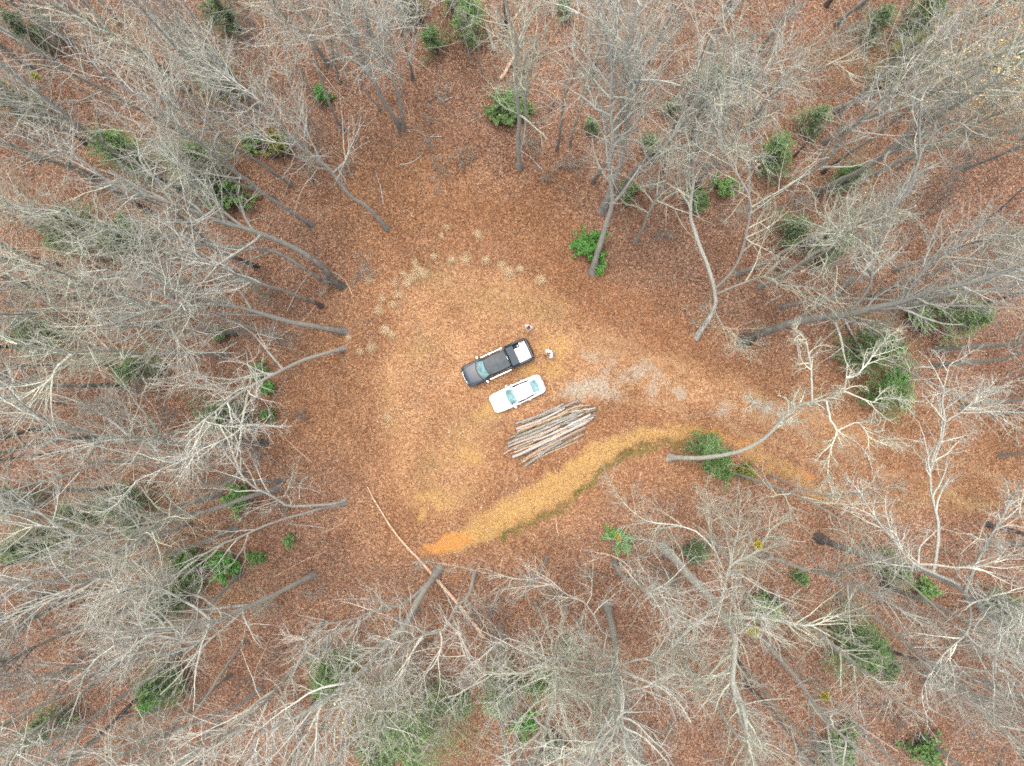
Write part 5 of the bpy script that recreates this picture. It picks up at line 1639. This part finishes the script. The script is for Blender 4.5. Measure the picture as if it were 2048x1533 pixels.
def make_person(loc, facing, label, top, trousers, hair_m, skin_m, shoe_m, arms, lean=.10, wide=1.0):
    """standing figure, local +x is ahead; arms: 'apart' (elbows out, hands before the belly) or 'phone'"""
    root = empty('person', loc, facing)
    tag(root, label, 'person', 'people standing by the truck')
    hx = lean * 1.25
    J, E = [], []
    J.append((0, 0, .95, (.10, .13)))                       # pelvis
    sp = chain(J, E, 0, [(lean * .35, 0, 1.12, (.085, .11)), (lean * .7, 0, 1.30, (.09, .125)), (lean * .95, 0, 1.42, (.07, .10)), (lean * 1.1, 0, 1.50, (.055, .055)), (hx + .02, 0, 1.57, (.062, .06)), (hx + .035, 0, 1.65, (.098, .078)), (hx + .02, 0, 1.715, (.085, .07))])
    sh = 3
    arm_end = []
    for s in (1, -1):
        if arms == 'apart':
            pts = [(lean, s * .185 * wide, 1.40, .058), (lean + .06, s * .34 * wide, 1.17, .043), (lean + .24, s * .20, 1.10, .033), (lean + .30, s * .13, 1.12, .026)]
        else:
            pts = [(lean, s * .18 * wide, 1.40, .056), (lean + .02, s * .27 * wide, 1.15, .042), (lean + .24, s * .12, 1.20, .033), (lean + .30, s * .06, 1.24, .026)]
        w = chain(J, E, sh, pts)
        # palm and five fingers
        x, y, z = pts[-1][:3]
        palm = chain(J, E, w, [(x + .045, y - s * .012, z + .012, (.018, .036)), (x + .085, y - s * .022, z + .018, (.014, .036))])
        for k, ln in enumerate((.062, .070, .066, .052)):
            off = (k - 1.5) * .019
            chain(J, E, palm, [(x + .098, y - s * .026 + off, z + .018, .0085), (x + .098 + ln * .5, y - s * .03 + off, z + .010, .0078), (x + .095 + ln * .85, y - s * .032 + off, z - .012, .007)])
        chain(J, E, palm - 1, [(x + .055, y - s * .045, z + .03, .010), (x + .085, y - s * .062, z + .036, .0085)])
    for s in (1, -1):
        chain(J, E, 0, [(0, s * .10, .88, .092), (.015, s * .115, .50, .060), (0, s * .12, .28, .052), (-.02, s * .125, .09, .038), (.06, s * .13, .05, (.036, .042)), (.15, s * .14, .035, (.026, .042))])
    skin_mesh('body', J, E, skin_m, root)
    # clothing: the same joints, a little fuller, ending at neckline, cuffs, waist and hems
    J, E = [], []
    J.append((lean * .2, 0, .95, (.16, .20)))
    chain(J, E, 0, [(lean * .35, 0, 1.12, (.17, .21)), (lean * .7, 0, 1.30, (.17, .21)), (lean * .95, 0, 1.43, (.13, .17)), (lean * 1.05, 0, 1.485, (.078, .085))])
    for s in (1, -1):
        if arms == 'apart':
            pts = [(lean, s * .17 * wide, 1.39, .115), (lean + .03, s * .27 * wide, 1.28, .098), (lean + .06, s * .335 * wide, 1.17, .085), (lean + .22, s * .22, 1.105, .058)]
        else:
            pts = [(lean, s * .165 * wide, 1.39, .12), (lean + .02, s * .24 * wide, 1.27, .10), (lean + .03, s * .265 * wide, 1.16, .088), (lean + .22, s * .14, 1.195, .060)]
        chain(J, E, 3, pts)
    skin_mesh('shirt', J, E, top, root)
    J, E = [], []
    J.append((0, 0, .98, (.125, .165)))
    for s in (1, -1):
        chain(J, E, 0, [(0, s * .10, .87, .108), (.015, s * .115, .50, .078), (0, s * .12, .28, .068), (-.015, s * .123, .11, .060)])
    skin_mesh('trousers', J, E, trousers, root)
    for s in (1, -1):
        skin_mesh('shoe', [(-.035, s * .125, .055, (.045, .045)), (.06, s * .13, .052, (.044, .048)), (.17, s * .14, .042, (.034, .046))], [(0, 1), (1, 2)], shoe_m, root)
    hd = Vector((hx + .035, 0, 1.65))
    bm = bmesh.new(); bmesh.ops.create_uvsphere(bm, u_segments=20, v_segments=12, radius=1)
    for v in list(bm.verts):
        v.co = Vector((v.co.x * .108 - .012, v.co.y * .088, v.co.z * .112 + .02))
    bmesh.ops.delete(bm, geom=[v for v in bm.verts if v.co.z < -.035 or (v.co.x > .045 and v.co.z < .065)], context='VERTS')
    for v in bm.verts:
        v.co += hd
        v.co += Vector((random.uniform(-1, 1), random.uniform(-1, 1), random.uniform(-1, 1))) * .004
    h = mesh_bm('hair', bm, hair_m, root)
    so = h.modifiers.new('t', 'SOLIDIFY'); so.thickness = .012
    # face: nose, eyes, mouth, ears
    bm = bmesh.new(); bmesh.ops.create_icosphere(bm, subdivisions=2, radius=.016, matrix=Matrix.Translation(hd + Vector((.098, 0, -.015))) @ Matrix.Diagonal((1.2, .8, 1.5, 1)))
    for s in (1, -1):
        bmesh.ops.create_icosphere(bm, subdivisions=2, radius=.024, matrix=Matrix.Translation(hd + Vector((-.005, s * .08, -.005))) @ Matrix.Diagonal((.8, .35, 1.25, 1)))
    mesh_bm('face', bm, skin_m, root)
    for s in (1, -1):
        bm = bmesh.new(); bmesh.ops.create_icosphere(bm, subdivisions=2, radius=.011, matrix=Matrix.Translation(hd + Vector((.086, s * .032, .008))))
        mesh_bm('eye', bm, M['eye'], root)
    bm = bmesh.new(); bmesh.ops.create_icosphere(bm, subdivisions=2, radius=.02, matrix=Matrix.Translation(hd + Vector((.086, 0, -.052))) @ Matrix.Diagonal((.4, 1, .3, 1)))
    mesh_bm('mouth', bm, M['lip'], root)
    return root


M['eye'] = simple('eye', (.03, .02, .015), .2)
M['lip'] = simple('lip', (.36, .14, .11), .5)
M['skin'] = simple('skin', (.48, .28, .20), .55)
M['hair_dark'] = simple('hair_dark', (.014, .011, .010), .55)
M['hair_grey'] = simple('hair_grey', (.10, .095, .10), .6, noise=.3, nscale=40)
M['cloth_white'] = simple('cloth_white', (.80, .80, .79), .85)
M['cloth_lilac'] = simple('cloth_lilac', (.47, .42, .43), .85, noise=.18, nscale=12)
M['denim'] = simple('denim', (.05, .07, .11), .85)
M['charcoal'] = simple('charcoal', (.03, .03, .034), .8)


def build_people():
    p = W(1058.3, 651.5, 1.4)
    make_person((p[0], p[1], tz(p[0], p[1]) - .01), math.atan2(-.85, -.25), 'person in a pale grey-lilac top looking down near the rear of the pickup', M['cloth_lilac'], M['charcoal'], M['hair_dark'], M['skin'], M['charcoal'], 'phone', lean=.06, wide=1.25)
    p = W(1102.3, 704.5, 1.3)
    r = make_person((p[0], p[1], tz(p[0], p[1]) - .01), math.atan2(-.57, -.82), 'person in a loose white shirt holding a dark object, facing the tailgate', M['cloth_white'], M['denim'], M['hair_grey'], M['skin'], M['charcoal'], 'apart', lean=.13, wide=1.2)
    # the dark thing held in both hands
    bm = bmesh.new(); box_bm(bm, (-.07, -.13, -.02), (.07, .13, .02), .018)
    o = mesh_bm('tablet', bm, M['trim_black'], None, False)
    o.matrix_world = Matrix.Translation(r.location) @ Matrix.Rotation(r.rotation_euler.z, 4, 'Z') @ Matrix.Translation((.55, 0, 1.15)) @ Matrix.Rotation(-.3, 4, 'Y')
    tag(o, 'dark flat device held by the person in the white shirt', 'device')


build_people()
# ------------------------------------------------------------------ labels: each singles one thing out
ORD = ['', 'second ', 'third ', 'fourth ', 'fifth ', 'sixth ', 'seventh ', 'eighth ', 'ninth ', 'tenth ', 'eleventh ', 'twelfth ', 'thirteenth ', 'fourteenth ']


def region(px, py):
    col = 0 if px < 340 else 1 if px < 700 else 2 if px < 1100 else 3 if px < 1420 else 4 if px < 1740 else 5
    if py < 383:
        return ['upper left corner', 'upper left wood', 'top middle', 'top middle-right', 'upper right wood', 'upper right corner'][col]
    if py > 1150:
        return ['lower left corner', 'lower left wood', 'bottom middle', 'bottom middle-right', 'lower right wood', 'lower right corner'][col]
    if py < 766:
        return ['upper left edge', 'upper left rim', 'clearing', 'upper right rim', 'right wood above track', 'right edge above track'][col]
    return ['lower left edge', 'lower left rim', 'clearing', 'slope below the bank', 'right wood below track', 'right edge below track'][col]


def rank_labels(recs, desc, cat, group, verb='in the'):
    """descriptor + ordinal from the left inside its region of the picture, unique by construction"""
    pools = {}
    for r in recs:
        if r.get('label'):
            tag(r['root'], r['label'], cat(r) if callable(cat) else cat, group(r) if callable(group) else group)
            continue
        pools.setdefault((desc(r), region(*r['px'])), []).append(r)
    for (d, reg), L in pools.items():
        L.sort(key=lambda r: r['px'][0])
        vertical = 'edge' in reg
        if vertical:
            L.sort(key=lambda r: r['px'][1])
        for i, r in enumerate(L):
            n = len(L)
            where = 'from the top' if vertical else 'from the left'
            if n == 1:
                lab = f'the only {d} {verb} {reg}'
            elif i == 0:
                lab = f"{'topmost' if vertical else 'leftmost'} {d} {verb} {reg}"
            elif i == n - 1:
                lab = f"{'lowest' if vertical else 'rightmost'} {d} {verb} {reg}"
            else:
                lab = f'{ORD[i]}{d} {where} {verb} {reg}'
            tag(r['root'], lab, cat(r) if callable(cat) else cat, group(r) if callable(group) else group)


def tree_desc(r):
    b = {'bark_grey': 'grey', 'bark_pale': 'pale', 'bark_dark': 'dark'}[r['bark']]
    if r['kind'] == 'sapling':
        return f'thin bare {"brown" if b == "grey" else b} sapling'
    s = 'stout' if r['r'] > .155 else 'slender'
    return f'{s} {b} {"forked" if r["forked"] else "bare"} tree'


rank_labels(TREES, tree_desc, lambda r: 'sapling' if r['kind'] == 'sapling' else 'tree', lambda r: 'bare saplings under the trees' if r['kind'] == 'sapling' else 'bare trees of the wood', 'in the')
rank_labels(BUSH_REC, lambda r: ('small ' if r['r'] < 24 else 'large ' if r['r'] > 40 else '') + {'leaf_bright': 'bright green', 'leaf_mid': 'green', 'leaf_dull': 'dull green', 'leaf_yellow': 'yellow-green'}[r['leaf']] + (' broad-leaved bush' if r['style'] == 'laurel' else ' feathery conifer'),
            lambda r: 'bush' if r['style'] == 'laurel' else 'conifer', 'evergreens under the bare trees')


def tuft_reg(r):
    return r


def label_tufts():
    L = sorted(TUFT_REC, key=lambda r: r['px'][0])
    left = [r for r in L if r['px'][0] < 760]; mid = [r for r in L if 760 <= r['px'][0] < 860]; right = [r for r in L if r['px'][0] >= 860]
    for nm, P_ in (('left of the vehicles', left), ('in the cluster upper left of the truck', mid), ('along the arc above the truck', right)):
        for i, r in enumerate(P_):
            o = 'leftmost ' if i == 0 else 'rightmost ' if i == len(P_) - 1 else ORD[i]
            tail = '' if i in (0, len(P_) - 1) else ' from the left'
            tag(r['root'], f'{o}straw-coloured grass tuft{tail} {nm}', 'grass tuft', 'dry grass tufts round the clearing')


label_tufts()
for k, r in enumerate(STICK_REC):
    r['k'] = 'pale' if k % 2 else 'brown'
rank_labels(STICK_REC, lambda r: f"fallen {r['k']} branch on the leaves", 'branch', 'fallen branches on the leaf litter', 'in the')


def label_pile():
    cl = {}
    for r in PILE_REC:
        ln = 'short ' if r['L'] < 500 else 'long ' if r['L'] > 1250 else 'middling '
        c = {'log_grey': 'grey', 'log_tan': 'tan barkless', 'log_moss': 'mossy grey-green', 'log_pale': 'pale'}[r['mk']]
        cl.setdefault(ln + c, []).append(r)
    for d, L in cl.items():
        L.sort(key=lambda r: r['rank'])
        for i, r in enumerate(L):
            if len(L) == 1:
                lab = f'the only {d} log in the pile beside the white sedan'
            else:
                w = 'nearest to' if i == 0 else f'{ORD[i]}nearest to' if i < len(L) - 1 else 'farthest from'
                lab = f'{d} log of the pile, the one {w} the white sedan'
            tag(r['root'], lab, 'log', 'logs in the pile beside the sedan')


label_pile()

rank_labels(SHRUBS, lambda r: 'low leafless ' + ('grey' if r['k'] % 3 else 'pale') + ' shrub', 'shrub', 'low leafless shrubs on the leaf litter', 'in the')
# ------------------------------------------------------------------ sky, sun, camera
def light_and_camera():
    sc = bpy.context.scene
    w = bpy.data.worlds.new('World'); sc.world = w
    w.use_nodes = True
    t = w.node_tree
    bg = t.nodes['Background']
    sky = t.nodes.new('ShaderNodeTexSky'); sky.sky_type = 'NISHITA'
    sky.sun_disc = False
    el, rot = math.radians(79), math.radians(325)
    sky.sun_elevation = el; sky.sun_rotation = rot
    sky.air_density = 1.0; sky.dust_density = 5.5; sky.ozone_density = 1.0
    t.links.new(sky.outputs[0], bg.inputs[0])
    bg.inputs[1].default_value = .15
    l = bpy.data.lights.new('sun', 'SUN'); l.energy = 1.5; l.angle = math.radians(50); l.color = (1, .97, .93)
    o = link('sun', l)
    d = Vector((math.sin(rot) * math.cos(el), math.cos(rot) * math.cos(el), math.sin(el)))
    o.rotation_euler = d.to_track_quat('Z', 'Y').to_euler()
    o.location = (0, 0, 40)
    cam = bpy.data.cameras.new('camera'); cam.lens = 24; cam.sensor_width = 36; cam.clip_start = .5; cam.clip_end = 900
    co = link('camera', cam); co.location = (0, 0, H); co.rotation_euler = (0, 0, 0)
    sc.camera = co
    vs = sc.view_settings
    vs.view_transform = 'Standard'; vs.look = 'None'; vs.gamma = 1; vs.use_curve_mapping = False
    vs.exposure = EXPOSURE
    sc.cycles.use_denoising = False
    sc.cycles.filter_width = 1.7


EXPOSURE = 1.1
light_and_camera()
